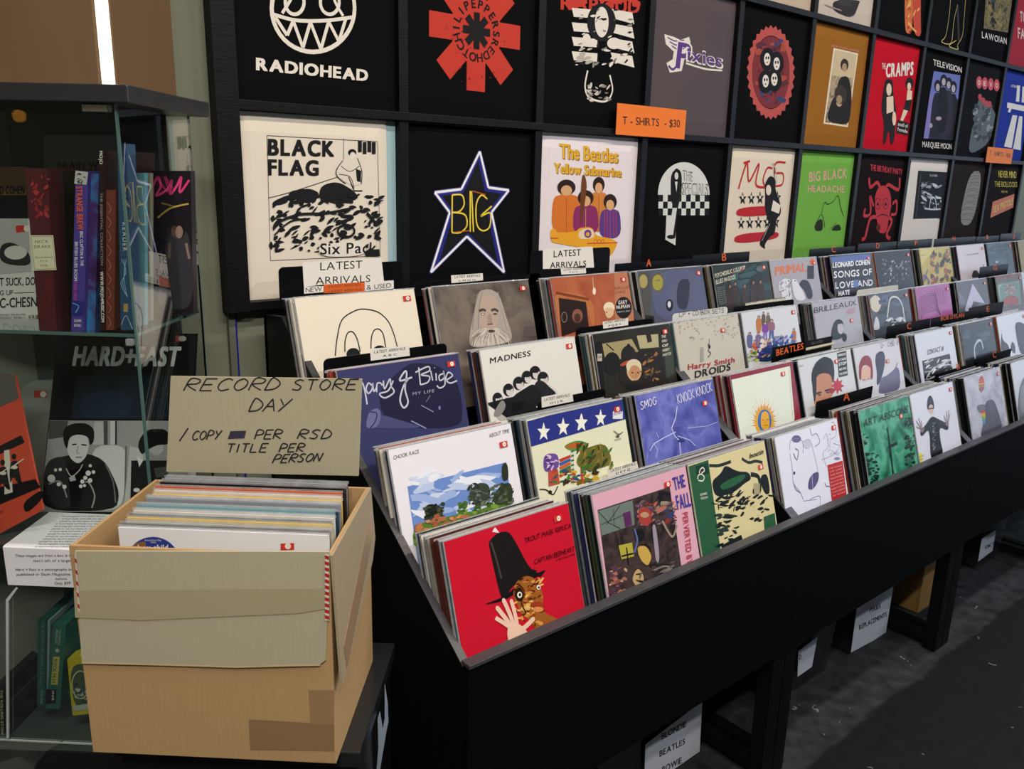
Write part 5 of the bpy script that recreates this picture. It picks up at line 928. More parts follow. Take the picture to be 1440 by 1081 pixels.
card(3, 1207, 404, 1263, 398, 'white rounded divider tab behind the slate album with the white arch', .11, c='d8d4cc', parts=[('lettering', (0,)*8, None, lambda A: A.tx('JEFF TALE', 165, 502, 250, 492, 9, '3a3a3a', 'b'), C8)])
card(2, 1312, 442, 1362, 436, 'black divider with a long orange name in front of the magenta album', .10, parts=[('lettering', (0,)*8, None, lambda A: A.tx('BOB DYLAN', 736, 784, 932, 752, 38, OR, 'b'), C8)], r=.003)
card(2, 1393, 438, 1432, 431, 'white rounded divider tab behind the torn black shapes album', .12, c='d8d4cc')
# ================================================================ glass display cabinet (stands turned towards the camera)
def lbox(m, r0_, r1, d0, d1, z0, z1, mt): m.obox(Vector(), RR, FF, ZZ, (r0_, r1, d0, d1, z0, z1), mt)
CD, CB, CR_, CL = 1.38, 1.66, -.70, -1.42
DFz = dpl(CD-.01).uv(50, 772)[1]; LBz = dpl(CD).uv(60, 1040)[1]; SHz, TPz = 1.397, 1.778
CABM = mat('2a2a2c', .35, 0, .45, .1, 80, var=.15)
cab = tag(empty('display_cabinet', loc(-1.05, 1.52, 0)), 'tall glass display cabinet with a black top at the left edge, full of books', 'cabinet')
m = MB(); lbox(m, CL-.03, -.67, 1.36, 1.69, TPz, TPz+.028, CABM); m.build('top_board', cab, .002)
m = MB(); lbox(m, CL-.02, -.69, CD-.005, 1.67, 0, LBz-.02, mat('1c1e1e', .4)); m.build('plinth', cab, .002)
def pane(nm, *a):
    m = MB(); lbox(m, *a, GLASS); p = m.build(nm, cab); return p
E_ = .003
p = pane('front_pane', CL, CR_, CD-.002, CD+.002, LBz, TPz)
m = MB(); lbox(m, CR_-.003, CR_+.001, CD-.003, CD+.002, LBz, TPz, GLASS_EDGE); m.build('glass_edge', p)
p = pane('side_pane', CR_-.004, CR_, CD, CB, LBz, TPz)
m = MB(); lbox(m, CR_-.004, CR_, CB, CB+.003, LBz, TPz, mat('4a5c58', .3)); m.build('glass_edge', p)
m = MB(); lbox(m, CL, -.745, CB-.004, CB, LBz, TPz, mat('4c524e', .5)); m.build('back_sheet', cab)  # dark grey sheet behind the cabinet, left open towards the right end
m = MB(); lbox(m, CL, CR_-.006, CD+.006, CB-.006, SHz-.006, SHz, GLASS); p = m.build('glass_shelf', cab)
m = MB(); lbox(m, CL, CR_-.006, CD+.004, CD+.006, SHz-.006, SHz, GLASS_EDGE); lbox(m, CR_-.006, CR_-.004, CD+.004, CB-.006, SHz-.006, SHz, GLASS_EDGE); m.build('shelf_edge', p)
m = MB(); lbox(m, CL, CR_-.006, CD+.004, CB-.006, DFz-.008, DFz-.001, mat('3c4240', .15)); m.build('display_floor', cab)
m = MB(); lbox(m, CL, CR_-.002, CD-.003, CB-.002, LBz-.02, LBz, mat('48504c', .2)); m.build('lower_floor', cab)
m = MB(); lbox(m, CL, CR_-.002, CD-.006, CD-.003, LBz-.002, LBz+.001, mat('a8b4b0', .3)); m.build('floor_edge', cab)
m = MB(); lbox(m, CR_-.055, CR_-.012, CD-.006, CD+.008, TPz-.014, TPz-.002, mat('8c8880', .3, .8)); m.build('glass_clip', cab, .001)
for z in (1.31,): m = MB(); lbox(m, CR_-.02, CR_-.008, CD-.004, CD+.006, SHz-.02, SHz-.008, mat('b0b4b4', .3, .6)); m.build('shelf_clip', cab, .001)
# boxes on top
BX = mat('705840', .8, 0, .2, .1, 30, var=.12, stretch=(1, 1, .2))
zb = TPz+.0285
m = MB(); lbox(m, -1.15, -.735, 1.40, 1.64, zb, zb+.42, BX); o = m.build('cardboard_box', None, .002); tag(o, 'plain brown cardboard box on top of the glass cabinet, its long side facing out', 'box')
BX2 = mat('664e36', .8, 0, .2, .1, 30, var=.1, stretch=(1, 1, .2))
lt = MB(); lt.obox(Vector(), RR, FF, ZZ, (-.731, -.713, 1.398, 1.41, zb, zb+.42), mat('fffaf0', .4, emit=1.1)); o = lt.build('bright_gap', None, .002); tag(o, 'glowing white strip put in for the bright gap between two brown boxes', 'bright gap')  # glowing strip added for light coming through the gap between the boxes
m = MB(); lbox(m, -.734, -.712, 1.412, 1.64, zb, zb+.42, BX2); o = m.build('cardboard_box', None, .001); tag(o, 'flat brown cardboard box standing on edge, right of the bright gap on the cabinet', 'box')
def qp(name, px, D, depth, mt, parent=None, art=None, k=(0, 0, 1), label=None, cat=None, group=None, part='cover', rough=.45, lean=0, pages=None, tz=None):
    """slab standing in the plane D of the cabinet: outline in pixels, running back by depth"""
    pl = dpl(D); P = [pl.w(*pl.uv(*p)) for p in px]; m = MB(); m.prism(P[::-1], FF*depth, mt if not isinstance(mt, str) else mat(mt, rough))
    o = m.build(name, parent)
    if label: tag(o, label, cat, group)
    if art: A = Art(pl, None, k, rough); art(A); A.build('spine_print' if depth > .05 else 'cover_print', o)
    return o
K1 = (0, 0, .4438); K2 = (0, 440, .37)
def b_red(A):
    A.spl(98, 560, 158, 690, 46, 4, 9, ['8c2c30', 'a8383a', '5c1c22'], 3, 1.4, 80); A.poly([(97, 745), (170, 745), (180, 855), (108, 857)], 'd8d2b4'); A.line([(100, 749), (167, 749), (176, 851), (111, 853), (100, 749)], .0006, '5a5440')
    A.tx('NICK', 112, 770, 155, 769, 10, '4a4638', 'r', gap=.2); A.tx('DRAKE', 110, 786, 160, 785, 10, '4a4638', 'r', gap=.15); A.tx('Remembered', 113, 818, 168, 817, 7, '6a6450', 'r'); A.tx('For A', 128, 830, 152, 829, 7, '6a6450', 'r'); A.tx('While', 128, 844, 152, 843, 7, '6a6450', 'r')
    for i in range(5): A.line([(118+i*9, 1010), (140+i*6, 940), (150+i*4, 880)], .0015, '6c2228', True)
qp('book', [(34.6, 236), (66.6, 237), (80, 468), (55.5, 467)], 1.40, .19, mat('4c1e22', .6, var=.3), art=b_red, k=K1, label='thick dark red book with a cream label on its spine, in the glass cabinet', cat='book', group='books on the glass shelf')
qp('book', [(67.4, 238), (88, 240), (98, 467), (80.8, 468)], 1.44, .17, mat(('N', 20, '15120f', '2c2618', '1a1614'), .5), label='dark slab standing for the shaded side of the dark red book, glass shelf', cat='book', group='books on the glass shelf')  # dark colour stands for the red book's cover side in shade
def b_blue(A):
    A.poly([(240, 540), (280, 545), (275, 585), (236, 582)], 'b8b8b0'); A.spl(243, 550, 272, 580, 10, 2, 5, '3a3a3a', 3); A.text('STRANGE BREW', (242, 590), (246, 728), (262, 590), 'e0603c', 'x'); A.text('ERIC CLAPTON & THE', (254, 733), (256, 842), (264, 733), 'e4e0ea', 'b'); A.text('BRITISH BLUES BOOM', (238, 766), (236, 890), (248, 766), 'e4e0ea', 'b'); A.text('1965-1970', (236, 895), (234, 952), (246, 895), 'c84a9c', 'b')
    A.poly([(228, 950), (268, 955), (264, 1000), (226, 998)], '2c2c7a'); A.line([(232, 960), (250, 970), (240, 990)], .0015, '6ab0d8', True); A.tx('SAWM', 236, 1020, 258, 1021, 10, W1, 'b'); A.tx('BOOKS', 236, 1034, 258, 1035, 9, W1, 'b')
qp('book', [(106.5, 240), (124, 242), (117.6, 468), (100, 466)], 1.40, .15, mat('4c3c8e', .35), art=b_blue, k=K1, label='purple and blue paperback with orange spine lettering on the glass shelf', cat='book', group='books on the glass shelf')
qp('book', [(125, 243), (139, 244), (133.5, 468), (118.6, 468)], 1.41, .14, mat(('N', 18, '3478b0', '4a2c6a', '2c2440'), .35), label='blue-edged book right of the purple paperback on the glass shelf', cat='book', group='books on the glass shelf')
def b_mojo(A): A.text('MOJO', (316, 478), (316, 520), (326, 478), W1, 'x'); A.text('THE ESSENTIAL COLLECTION', (318, 610), (320, 840), (326, 610), 'a89890', 'r'); A.text('WWW.MOJO4MUSIC.COM', (318, 860), (322, 1020), (328, 860), W1, 'x')
qp('book', [(141, 211), (148, 211), (148, 464), (141, 464)], 1.40, .18, mat('2c1418', .4), art=b_mojo, k=K1, label='tall narrow black and red book with white web address down its spine', cat='book', group='books on the glass shelf')
qp('book', [(149, 213), (159, 213), (160, 266), (149, 266)], 1.46, .15, mat('6e1c24', .4), label='tall red book behind the brown book on the glass shelf', cat='book', group='books on the glass shelf')
def b_brown(A):
    for i in range(9): A.line([(340, 640+i*45), (352, 660+i*45), (345, 675+i*45)], .0008, 'b8806a', True)
qp('book', [(149, 267), (163, 267), (160, 464), (149, 464)], 1.40, .14, mat('6c3428', .5, var=.2), art=b_brown, k=K1, label='brown book with faint scrollwork beside the blue spine', cat='book', group='books on the glass shelf')
def b_song(A):
    A.text('SONG', (388, 600), (392, 665), (400, 600), 'c8d4dc', 'r', gap=.3); A.text('READER', (388, 705), (390, 795), (402, 705), 'c8d4dc', 'r', gap=.25)
    for i in range(3): A.line([(385+i*8, 820), (400-i*3, 860), (384+i*6, 900), (404, 940)], .0009, '8ab0c8', True)
    A.line([(384, 1030), (400, 1000), (420, 1042)], .0009, 'b8c8d0', True); A.rect(392, 962, 406, 988, 'a88c5c')
qp('book', [(165, 201), (178, 202), (186, 464), (170, 464)], 1.40, .03, mat('2c4a68', .45), art=b_song, k=K1, label='dark blue book with thin pale spaced lettering, at the cabinet corner', cat='book', group='books on the glass shelf')
for i, (a, b, c, nm) in enumerate(((191, 203, '6aa4b4', 'light blue'), (205, 211, '8c8a78', 'grey-cream'))):
    qp('book', [(a, 243), (b, 243), (b+1, 457-i*6), (a+1, 459-i*6)], 1.47+i*.04, .012, mat(c, .5), label=nm+' book edge seen through the side pane of the cabinet', cat='book', group='books on the glass shelf')
def b_prince(A):
    A.line([(482, 600), (500, 560), (510, 590), (495, 620), (530, 600), (545, 570), (540, 615), (560, 590), (575, 560), (570, 610), (600, 570)], .004, 'd8407c', True); A.line([(500, 690), (540, 660), (598, 645)], .003, 'b8a04c', True)
    A.poly([(545, 720), (590, 720), (610, 800), (612, 980), (520, 980), (520, 820)], '35343a', True); A.ell(568, 722, 22, 34, '1c181a'); A.ell(568, 735, 12, 20, '8a7468'); A.poly([(505, 830), (530, 815), (535, 900), (515, 975), (500, 960)], '5a5460', True); A.line([(590, 770), (600, 820)], .005, '8a7468')
qp('book', [(213, 240), (268, 240), (272, 441), (216, 450)], 1.57, .02, mat('201c22', .3), art=b_prince, k=K1, label='large dark book with magenta script over a standing figure', cat='book', group='books on the glass shelf')
def b_white(A):
    A.poly([(0, 692), (88, 692), (100, 860), (0, 868)], 'b8b6b0'); A.poly([(0, 775), (40, 765), (95, 800), (98, 845), (0, 835)], '2c2a2a', True); A.ell(50, 800, 36, 22, 'd8d4cc'); A.poly([(50, 715), (76, 713), (80, 735), (52, 737)], 'c8382c'); A.ell(86, 724, 10, 10, 'e8e0d0')
    A.tx('T SUCK, DO', 0, 905, 112, 902, 26, INK, 'b'); A.tx('G UP', 0, 935, 42, 934, 16, INK, 'r'); A.line([(46, 928), (110, 926)], .001, INK); A.tx('C-CHESN', 0, 975, 118, 970, 32, INK, 'b'); A.tx('POSITIVELY AND BEAUTIFUL', 0, 1000, 82, 999, 6, '4a4a4a', 'r'); A.tx('KRIS', 92, 1012, 122, 1011, 15, INK, 'r'); A.tx('READ THIS', 0, 1010, 70, 1009, 6, '4a4a4a', 'r')
qp('book', [(-40, 308), (46, 308), (56, 467), (-40, 467)], 1.52, .015, mat('dcdad4', .4), art=b_white, k=K1, label='white paperback with black lettering at the far left of the glass shelf', cat='book', group='books on the glass shelf')
def b_coh(A): A.poly([(-60, 618), (86, 618), (88, 700), (-60, 700)], '111113'); A.tx('ARD COHEN', -24, 615, 78, 614, 26, '17130f', 'x')
qp('record', [(-30, 236), (36, 234), (38, 308), (-30, 308)], 1.60, .006, mat('a8825a', .4), art=b_coh, k=K1, label='tan record sleeve with black capitals at the far left of the glass cabinet', cat='record', group='records in the glass cabinet')
def b_brain(A): A.tx('BRAIN WAVE', 182, 535, 372, 535, 24, '4a1c24', 'x', gap=.12)
qp('record', [(62, 190), (166, 190), (168, 460), (62, 460)], 1.63, .006, mat('707678', .4), art=b_brain, k=K1, label='grey record sleeve with dark red capitals behind the book row', cat='record', group='records in the glass cabinet')
# display floor: photograph book, red booklet, white sleeve, paper sheet
zf = DFz; d0 = 1.50
def flo(px, py, z): d = ray(px, py); t = (z-CZ)/d.z; p = CAM+d*t; return p.dot(RR), p.dot(FF)
rb, db = flo(56, 719, zf)
pl = Pl(loc(0, db, zf), RR, ZZ*cos(.16)+FF*sin(.16))
def leaner(name, px, mt, th, art, k, label, cat, group, db_=None, lean=.16, rough=.4, yaw=0):
    U = RR*cos(yaw)+FF*sin(yaw); pl = Pl(loc(0, db_ or db, zf), U, ZZ*cos(lean)+FF*sin(lean)); P = [pl.w(*pl.uv(*p)) for p in px]
    m = MB(); m.prism(P[::-1], pl.N*-th, mt); o = m.build(name); tag(o, label, cat, group)
    A = Art(pl, None, k, rough); art(A); A.build('cover_print', o); return o
def p_photo(A):
    A.tx('HARD+FAST', 275, 198, 678, 200, 74, 'ccd2d4', 'h', shear=.25, gap=.03)
    A.poly([(290, 235), (640, 235), (640, 400), (270, 400)], '182430'); A.poly([(320, 300), (500, 290), (500, 400), (290, 400)], '1c2c3c', True)
    G = ['a8aaa8', '6a6c6c', '3c3e3e', 'd0d2d0', '8a8c8c']
    A.poly([(190, 408), (745, 410), (745, 756), (152, 756)], '9a9c9a'); A.poly([(188, 410), (260, 410), (250, 470), (185, 480)], '4c4e4e'); A.poly([(360, 412), (390, 412), (400, 500), (350, 500)], 'b8bab8'); A.rect(395, 410, 410, 500, '4a4c4c'); A.rect(420, 410, 438, 500, 'c8cac8'); A.rect(438, 410, 445, 500, '2c2e2e')
    A.poly([(340, 505), (470, 500), (482, 560), (470, 720), (430, 750), (340, 750)], 'cdcfcc', True); A.line([(480, 505), (476, 730)], .004, '6a6c6c'); A.poly([(495, 505), (545, 520), (540, 740), (470, 745)], 'b8bab8')
    A.poly([(175, 570), (230, 545), (330, 530), (400, 560), (440, 640), (455, 690), (440, 752), (160, 752), (165, 640)], '1c1e1e', True)
    A.poly([(180, 560), (240, 540), (265, 600), (280, 740), (200, 740), (165, 640)], '2a2c2c', True); A.line([(185, 650), (230, 640), (255, 700)], .003, '8a8c8c', True); A.line([(400, 570), (430, 640), (440, 720)], .003, '6a6c6c', True); A.line([(290, 690), (330, 640), (360, 690), (350, 740)], .003, '9a9c9a', True)
    A.poly([(250, 575), (315, 565), (330, 620), (300, 752), (270, 752), (262, 640)], '0e0f0f'); A.line([(252, 590), (272, 620), (300, 600), (315, 575)], .002, 'b8bab8', True); A.poly([(262, 625), (284, 618), (290, 635), (268, 640)], 'a8aaa8')
    for x, y, r in ((196, 628, 15), (224, 650, 8), (246, 660, 8), (212, 596, 6), (336, 608, 10), (325, 626, 8), (343, 636, 9), (314, 640, 8), (356, 604, 7), (308, 658, 7), (322, 655, 6), (344, 580, 6), (230, 594, 6)): A.ell(x, y, r, r, 'd4d6d4', 12)
    A.poly([(262, 480), (280, 450), (330, 455), (340, 500), (330, 545), (300, 575), (270, 555), (255, 520)], 'd0d2d0', True); A.poly([(240, 470), (245, 435), (280, 418), (330, 418), (360, 440), (358, 490), (342, 505), (338, 470), (300, 460), (265, 470), (256, 520), (246, 500)], '161717', True)
    A.line([(275, 500), (292, 498)], .003, '1c1e1e'); A.line([(310, 500), (330, 502)], .003, '1c1e1e'); A.line([(298, 505), (294, 530), (304, 532)], .0015, '7a7c7a', True); A.line([(288, 548), (312, 548)], .002, '5a5c5a')
    A.poly([(500, 560), (560, 560), (640, 560), (640, 752), (495, 752)], '1a1c1c'); A.poly([(560, 490), (570, 470), (620, 480), (625, 520), (600, 545), (570, 530)], 'b8bab8', True); A.poly([(530, 480), (560, 440), (640, 440), (645, 500), (600, 500), (560, 520), (540, 540), (525, 510)], '141515', True); A.poly([(520, 540), (545, 560), (530, 585)], 'd0d2d0'); A.poly([(585, 590), (640, 580), (640, 620), (595, 625)], '4a4c4c'); A.ell(520, 672, 12, 8, 'd0d2d0')
    A.poly([(668, 86), (690, 86), (690, 108), (668, 108)], 'a8342c'); A.ell(694, 97, 15, 11, 'b8b4ac')
leaner('photo_book', [(81, 470), (275, 469), (262, 719), (55.6, 719)], mat('111214', .3), .012, p_photo, K2, 'large photography book with grey slanting capitals above a black and white photograph', 'book', 'books on the cabinet display floor')
def p_red(A):
    A.K(0, 500, .3333); A.poly([(-30, 60), (62, 82), (80, 180), (-30, 230)], '5c5854'); A.poly([(-30, 395), (90, 335), (105, 365), (-30, 430)], '1c1819'); A.poly([(-30, 560), (150, 520), (172, 555), (-30, 640)], '1c1819'); A.poly([(18, 400), (40, 395), (55, 575), (20, 585)], 'd8cfc0'); A.poly([(95, 620), (180, 560), (185, 600), (110, 670)], '1c1819', True); A.tx('LIVE', -6, 672, 14, 662, 14, 'a02c20')
    for x, y in ((12, 450), (60, 425)): A.ell(x, y, 10, 12, INK); A.poly([(x-14, y+20), (x+16, y+15), (x+22, y+60), (x+35, y+120), (x+15, y+110), (x-5, y+80), (x-15, y+120), (x-20, y+70)], INK, True); A.line([(x-15, y+50), (x+40, y+10)], .002, W1); A.ell(x+2, y+45, 14, 8, 'd8cfc0')
leaner('record', [(-45, 515), (20.7, 528), (60, 717), (-45, 775)], mat('cc4e38', .35), .006, p_red, K2, 'orange-red record sleeve with silhouetted musicians, leaning at the far left of the cabinet', 'record', 'records in the glass cabinet', db_=1.42, lean=.10)
def p_wsl(A): A.poly([(48, 549), (66, 549), (66, 559), (48, 559)], 'b03a30'); A.ell(61, 554, 4.4, 4.4, 'd8d0c4'); 
leaner('record', [(28, 552), (34, 542), (48, 535), (80, 534), (80, 700), (50, 706)], mat('8c9088', .4), .006, p_wsl, (0, 0, 1), 'pale grey record sleeve behind the photography book, with a red price sticker', 'record', 'records in the glass cabinet', db_=1.58, lean=.10)
# paper sheet: lies on the display floor, slips under the glass and hangs over the edge
a0 = flo(70, 722, zf); a1 = flo(200, 722, zf)
pw0, pw1 = dpl(CD-.012).uv(4, 772)[0], -.645; pz = dpl(CD-.012).uv(5, 822)[1]
m = MB(); q0 = [(pw0, CD-.012, zf+.004), (pw0, CD-.012, pz), (pw1-.05, CD-.012, pz), (pw1-.05, CD-.012, zf+.004)]
V = [loc(pw0, CD-.0115, pz), loc(pw1-.05, CD-.0115, pz), loc(pw0, CD-.0115, zf+.002), loc(pw1-.05, CD-.0115, zf+.002), loc(pw0, CD-.008, zf+.004), loc(pw1-.05, CD-.008, zf+.004), loc(a0[0], db-.01, zf+.004), loc(pw1-.05, db-.01, zf+.004)]
m.add(V, [(0, 1, 3, 2), (2, 3, 5, 4), (4, 5, 7, 6)], mat('e6e6ea', .6)); o = m.build('paper_sheet'); tag(o, 'white printed paper sheet lying before the photography book and hanging over the cabinet edge', 'paper')
A = Art(dpl(CD-.0122), base=.0004); A.K(*K2)
for t, x0, x1, y, h in (('These images are from a box in storage', 58, 310, 926, 10), ("that's left of a larger set", 126, 300, 945, 10), ('Hard + Fast is a photography book', 60, 295, 979, 10), ('published in Slash Magazine and', 64, 300, 997, 10), ('before.', 212, 256, 1013, 8), ('Only $99', 208, 268, 1031, 10)): A.tx(t, x0, y, x1, y-1, h, '3a3a40', 'r')
A.build('printed_text', o)
A = Art(Pl(loc(0, 0, zf+.004), RR, FF), base=.0004); A.K(*K2); rd = random.Random(2)
for i in range(13): y = 775+i*9.6; x1 = 400-i*7; A.tx(rd.choice(['the photographs were made in this city', 'of shows bands and friends over years', 'printed for the first edition of a book']), 235-i*9+rd.uniform(0, 12), y, x1, y, 5.5, '5a5a60', 'r')
A.build('printed_text', o)
# lower compartment
K9 = (0, 820, .2413)
m = MB(); m.prism([loc(*q) for q in ((-1.25, 1.385, DFz-.012), (-.93, 1.385, DFz-.012), (-.93, 1.385, DFz-.03), (-1.25, 1.385, DFz-.03))], FF*.1, mat('6a7672', .3)); 
GP_ = '2c5a50'
def g1(A): A.text('THE ILLUSTRATED HISTORY OF ROCK', (246, 225), (230, 600), (262, 225), '6a9084', 'b'); A.text('VOLUME', (240, 620), (234, 700), (254, 620), '8aa89c', 'b')
qp('book', [(53, 871), (64.5, 872), (63.5, 992), (52, 991)], 1.40, .15, mat(GP_, .45), art=g1, k=K9, label='left one of two green books in the lower cabinet, faint spine lettering', cat='book', group='books in the lower cabinet')
qp('book', [(67, 872), (70.5, 872), (68, 990), (65, 990)], 1.405, .14, mat('8aa49c', .5), label='thin pale book edge between the two green books in the lower cabinet', cat='book', group='books in the lower cabinet')
def g2(A): A.text('THE COMPLETE', (346, 268), (338, 360), (358, 268), 'b0c0a8', 'r'); A.text('ANTHOLOGY', (328, 268), (320, 350), (342, 268), 'b0c0a8', 'b'); A.poly([(312, 425), (350, 428), (336, 592), (298, 588)], 'c0b45c'); A.text('ROCK FILES', (316, 440), (304, 580), (336, 442), '2a5a4a', 'x'); A.poly([(272, 615), (330, 618), (326, 700), (266, 698)], '1c1c28'); A.text('1968', (304, 625), (304, 680), (316, 625), W1, 'b'); A.ell(335, 390, 12, 12, 'a8b8a8')
qp('book', [(75, 878), (93, 878), (84, 997), (64.5, 996)], 1.39, .16, mat('34685a', .45), art=g2, k=K9, label='green book with a yellow spine label in the lower cabinet', cat='book', group='books in the lower cabinet')
def g3(A): A.poly([(405, 480), (520, 460), (530, 720), (430, 720)], '4a5c48', True); A.ring(470, 590, 50, 80, .002, 'd8d4a0'); A.spl(430, 540, 510, 680, 20, 6, 13, ['8a9a8a', 'c0c4b0', '2c3c34'], 5, 1.2); A.poly([(425, 715), (530, 695), (532, 735), (428, 742)], 'b8c0b0')
qp('book', [(94.5, 927), (112, 921), (128, 925), (130, 1003), (102, 1006)], 1.39, .03, mat('c8bc2c', .4), art=g3, k=K9, label='yellow book with a round drawing in the lower cabinet', cat='book', group='books in the lower cabinet')
qp('book', [(-6, 962), (3.5, 967), (5, 1038), (-6, 1038)], 1.39, .12, mat('2c302c', .5), art=lambda A: A.text('THE ROLLING STONES', (2, 620), (8, 900), (18, 620), 'b8b890', 'x'), k=K9, label='dark book with cream spine lettering at the left edge of the lower cabinet', cat='book', group='books in the lower cabinet')
qp('book', [(9, 988), (14.5, 988), (15, 1038), (10, 1038)], 1.39, .12, mat('343a36', .5), art=lambda A: (A.text('THE ROLLING', (42, 760), (46, 830), (56, 760), 'a8a890', 'x'), A.rect(40, 700, 54, 745, 'b0a83c')), k=K9, label='small dark book with a yellow spine patch in the lower cabinet', cat='book', group='books in the lower cabinet')
m = MB()
P = [dpl(1.37).w(*dpl(1.37).uv(*p)) for p in ((9, 1038), (12, 1038), (11.5, 846), (24, 828), (22, 826), (8, 843))]
m.prism(P[::-1], FF*.003, mat('b8c4c2', .2)); o = m.build('acrylic_stand'); tag(o, 'thin bent clear acrylic stand below the hanging paper sheet', 'stand')
m = MB(); m.prism([dpl(1.375).w(*dpl(1.375).uv(*p)) for p in ((-10, 1043), (88, 1043), (66, 1056), (50, 1075), (40, 1110), (-10, 1110))][::-1], FF*.002, mat('5a605c', .5)); m.build('plinth_face', cab)

# ================================================================ cardboard carton of records on a black plinth
TZ = .79; CF, CK = 1.08, 1.36
pz_ = Pl((0, 0, TZ), RR, FF); c1 = pz_.uv(515, 1058); c2 = pz_.uv(548, 903)
tr = (c1[0]+c2[0])/2; t = MB(); lbox(t, -.662, tr, c1[1], c2[1], TZ-.03, TZ-.001, mat('1d1f21', .28, 0, .5, .08, 60, var=.25)); 
tb = tag(empty('plinth_table', loc(-.5, 1.2, 0)), 'black side table with a flat top under the cardboard carton', 'table'); t.build('table_top', tb, .002)
t = MB(); lbox(t, -.655, tr-.008, c1[1]+.008, c2[1]-.008, 0, TZ-.031, mat('131416', .35, 0, .4, .08, 60)); t.build('cabinet_body', tb, .002)
m = MB(); lbox(m, tr-.05, tr-.044, c1[1]+.012, c1[1]+.018, TZ-.0008, TZ+.001, mat('9a9a9a', .3, .8)); m.build('screw', tb)
CARD = mat('b49266', .8, 0, .2, .25, 25, var=.10, stretch=(60, 60, 1.5), bstr=.0012); CARD2 = mat('b2aa90', .8, 0, .2, .25, 25, var=.07, stretch=(60, 60, 1.5), bstr=.0012); TAPE = mat('a08466', .22, 0, .5); CEDGE = mat('c0aa80', .8)
bx = tag(empty('cardboard_carton', loc(-.48, 1.22, TZ)), 'open cardboard carton full of records, with a handwritten sign on its raised back flap', 'box')
rL, rR, zT = -.678, -.294, 1.142; T = .005
def wall(nm, r0_, r1, d0, d1, z0, z1, mt=CARD): m = MB(); lbox(m, r0_, r1, d0, d1, z0, z1, mt); return m.build(nm, bx, .001)
wall('front_wall', rL, rR, CF, CF+T, TZ, zT); wall('rear_wall', rL, rR, CK-T, CK, TZ, zT-.004); wall('side_wall', rL, rL+T, CF+T, CK-T, TZ, zT-.002); wall('side_wall', rR-T, rR, CF+T, CK-T, TZ, zT-.002); wall('bottom', rL+T, rR-T, CF+T, CK-T, TZ, TZ+.006)
pf = dpl(CF-.004); P = [pf.uv(*p) for p in ((105, 775), (463, 776), (458, 928), (450, 934), (330, 937), (240, 934), (115, 931))]
m = MB(); m.prism([pf.w(*p) for p in P][::-1], FF*.0036, CARD2); ff = m.build('front_flap', bx)
m = MB(); e_ = [pf.uv(*p) for p in ((450, 934), (330, 937), (240, 934), (115, 931))]
m.prism([pf.w(*e_[0], .0003), pf.w(*e_[1], .0003), pf.w(*e_[2], .0003), pf.w(*e_[3], .0003), pf.w(e_[3][0], e_[3][1]-.0022, .0003), pf.w(e_[2][0], e_[2][1]-.0022, .0003), pf.w(e_[1][0], e_[1][1]-.0022, .0003), pf.w(e_[0][0], e_[0][1]-.0022, .0003)], FF*.003, CEDGE); m.build('torn_edge', ff)
A = Art(dpl(CF-.0045), rough=.25); A.poly([(104, 830), (462, 827), (462, 855), (420, 862), (200, 872), (106, 868)], 'a89e80'); A.build('clear_tape', ff) 
A = Art(dpl(CF), base=.0004, rough=.22); A.poly([(350, 1011), (470, 1018), (470, 1056), (352, 1054)], '8e7050'); A.poly([(434, 970), (470, 970), (470, 1018), (437, 1018)], '9a7c58'); A.build('packing_tape', bx)
A = Art(dpl(CF-.0046), rough=.4, base=.0008); A.poly([(457, 779), (463, 779), (463, 872), (457, 872)], 'd8d0c8')
for i in range(11): A.poly([(457, 780+i*8.4), (463, 782+i*8.4), (463, 787+i*8.4), (457, 785+i*8.4)], 'b02c2c')
A.build('red_striped_tape', ff); A = Art(dpl(CF-.0046), rough=.4, base=.0008); A.poly([(105, 776), (108, 776), (113, 860), (110, 860)], 'c8bcb0')
for i in range(5): A.poly([(105+i, 784+i*16), (108+i, 786+i*16), (109+i, 792+i*16), (106+i, 790+i*16)], 'b02c2c')
A.build('red_striped_tape', ff)
# right flap folded down outside
ps = Pl(loc(rR+.004, 0, 0), FF, ZZ); 
m = MB(); P = [(CF, zT), (CK-.01, zT), (CK+.0, zT-.10), (CK-.03, zT-.13), (CF+.008, zT-.215), (CF, zT-.21)]
m.prism([loc(rR+.001+max(0, (zT-z))*.04, d, z) for d, z in P], RR*.004, mat('a08f74', .6, 0, .3, .2, 25, stretch=(60, 60, 1.5), bstr=.001)); sf = m.build('side_flap', bx)
m = MB(); m.prism([loc(rR+.0052+(zT-z)*.04, d, z) for d, z in ((CF+.02, zT-.16), (CK-.02, zT-.035), (CK-.015, zT-.085), (CF+.03, zT-.205))], RR*.0004, TAPE); m.build('brown_tape', sf)
# back flap raised, handwritten
pb = dpl(CK+.001); P = [pb.uv(*p) for p in ((240, 529), (509, 533), (504, 669), (234, 663))]
m = MB(); m.prism([pb.w(*p) for p in P][::-1], FF*.004, CARD2); bf = m.build('back_flap', bx)
A = Art(pb, base=.0004, rough=.8); A.K(90, 500, .3331); w = .0024; B_ = '2c2a30'
A.hand('RECORD', (505, 148), (900, 145), (528, 98), w, B_, .3); A.hand('STORE', (962, 146), (1232, 143), (975, 102), w, B_, .35); A.hand('DAY', (780, 235), (945, 235), (800, 182), w, B_, .15); A.line([(488, 360), (525, 305)], w, B_)
A.hand('COPY', (540, 355), (658, 352), (550, 318), w, B_, .25); A.poly([(703, 318), (770, 316), (762, 348), (692, 351)], '3a3648'); A.hand('PER', (805, 352), (915, 350), (815, 314), w, B_, .2); A.hand('RSD', (985, 350), (1122, 350), (1000, 312), w, B_, .35)
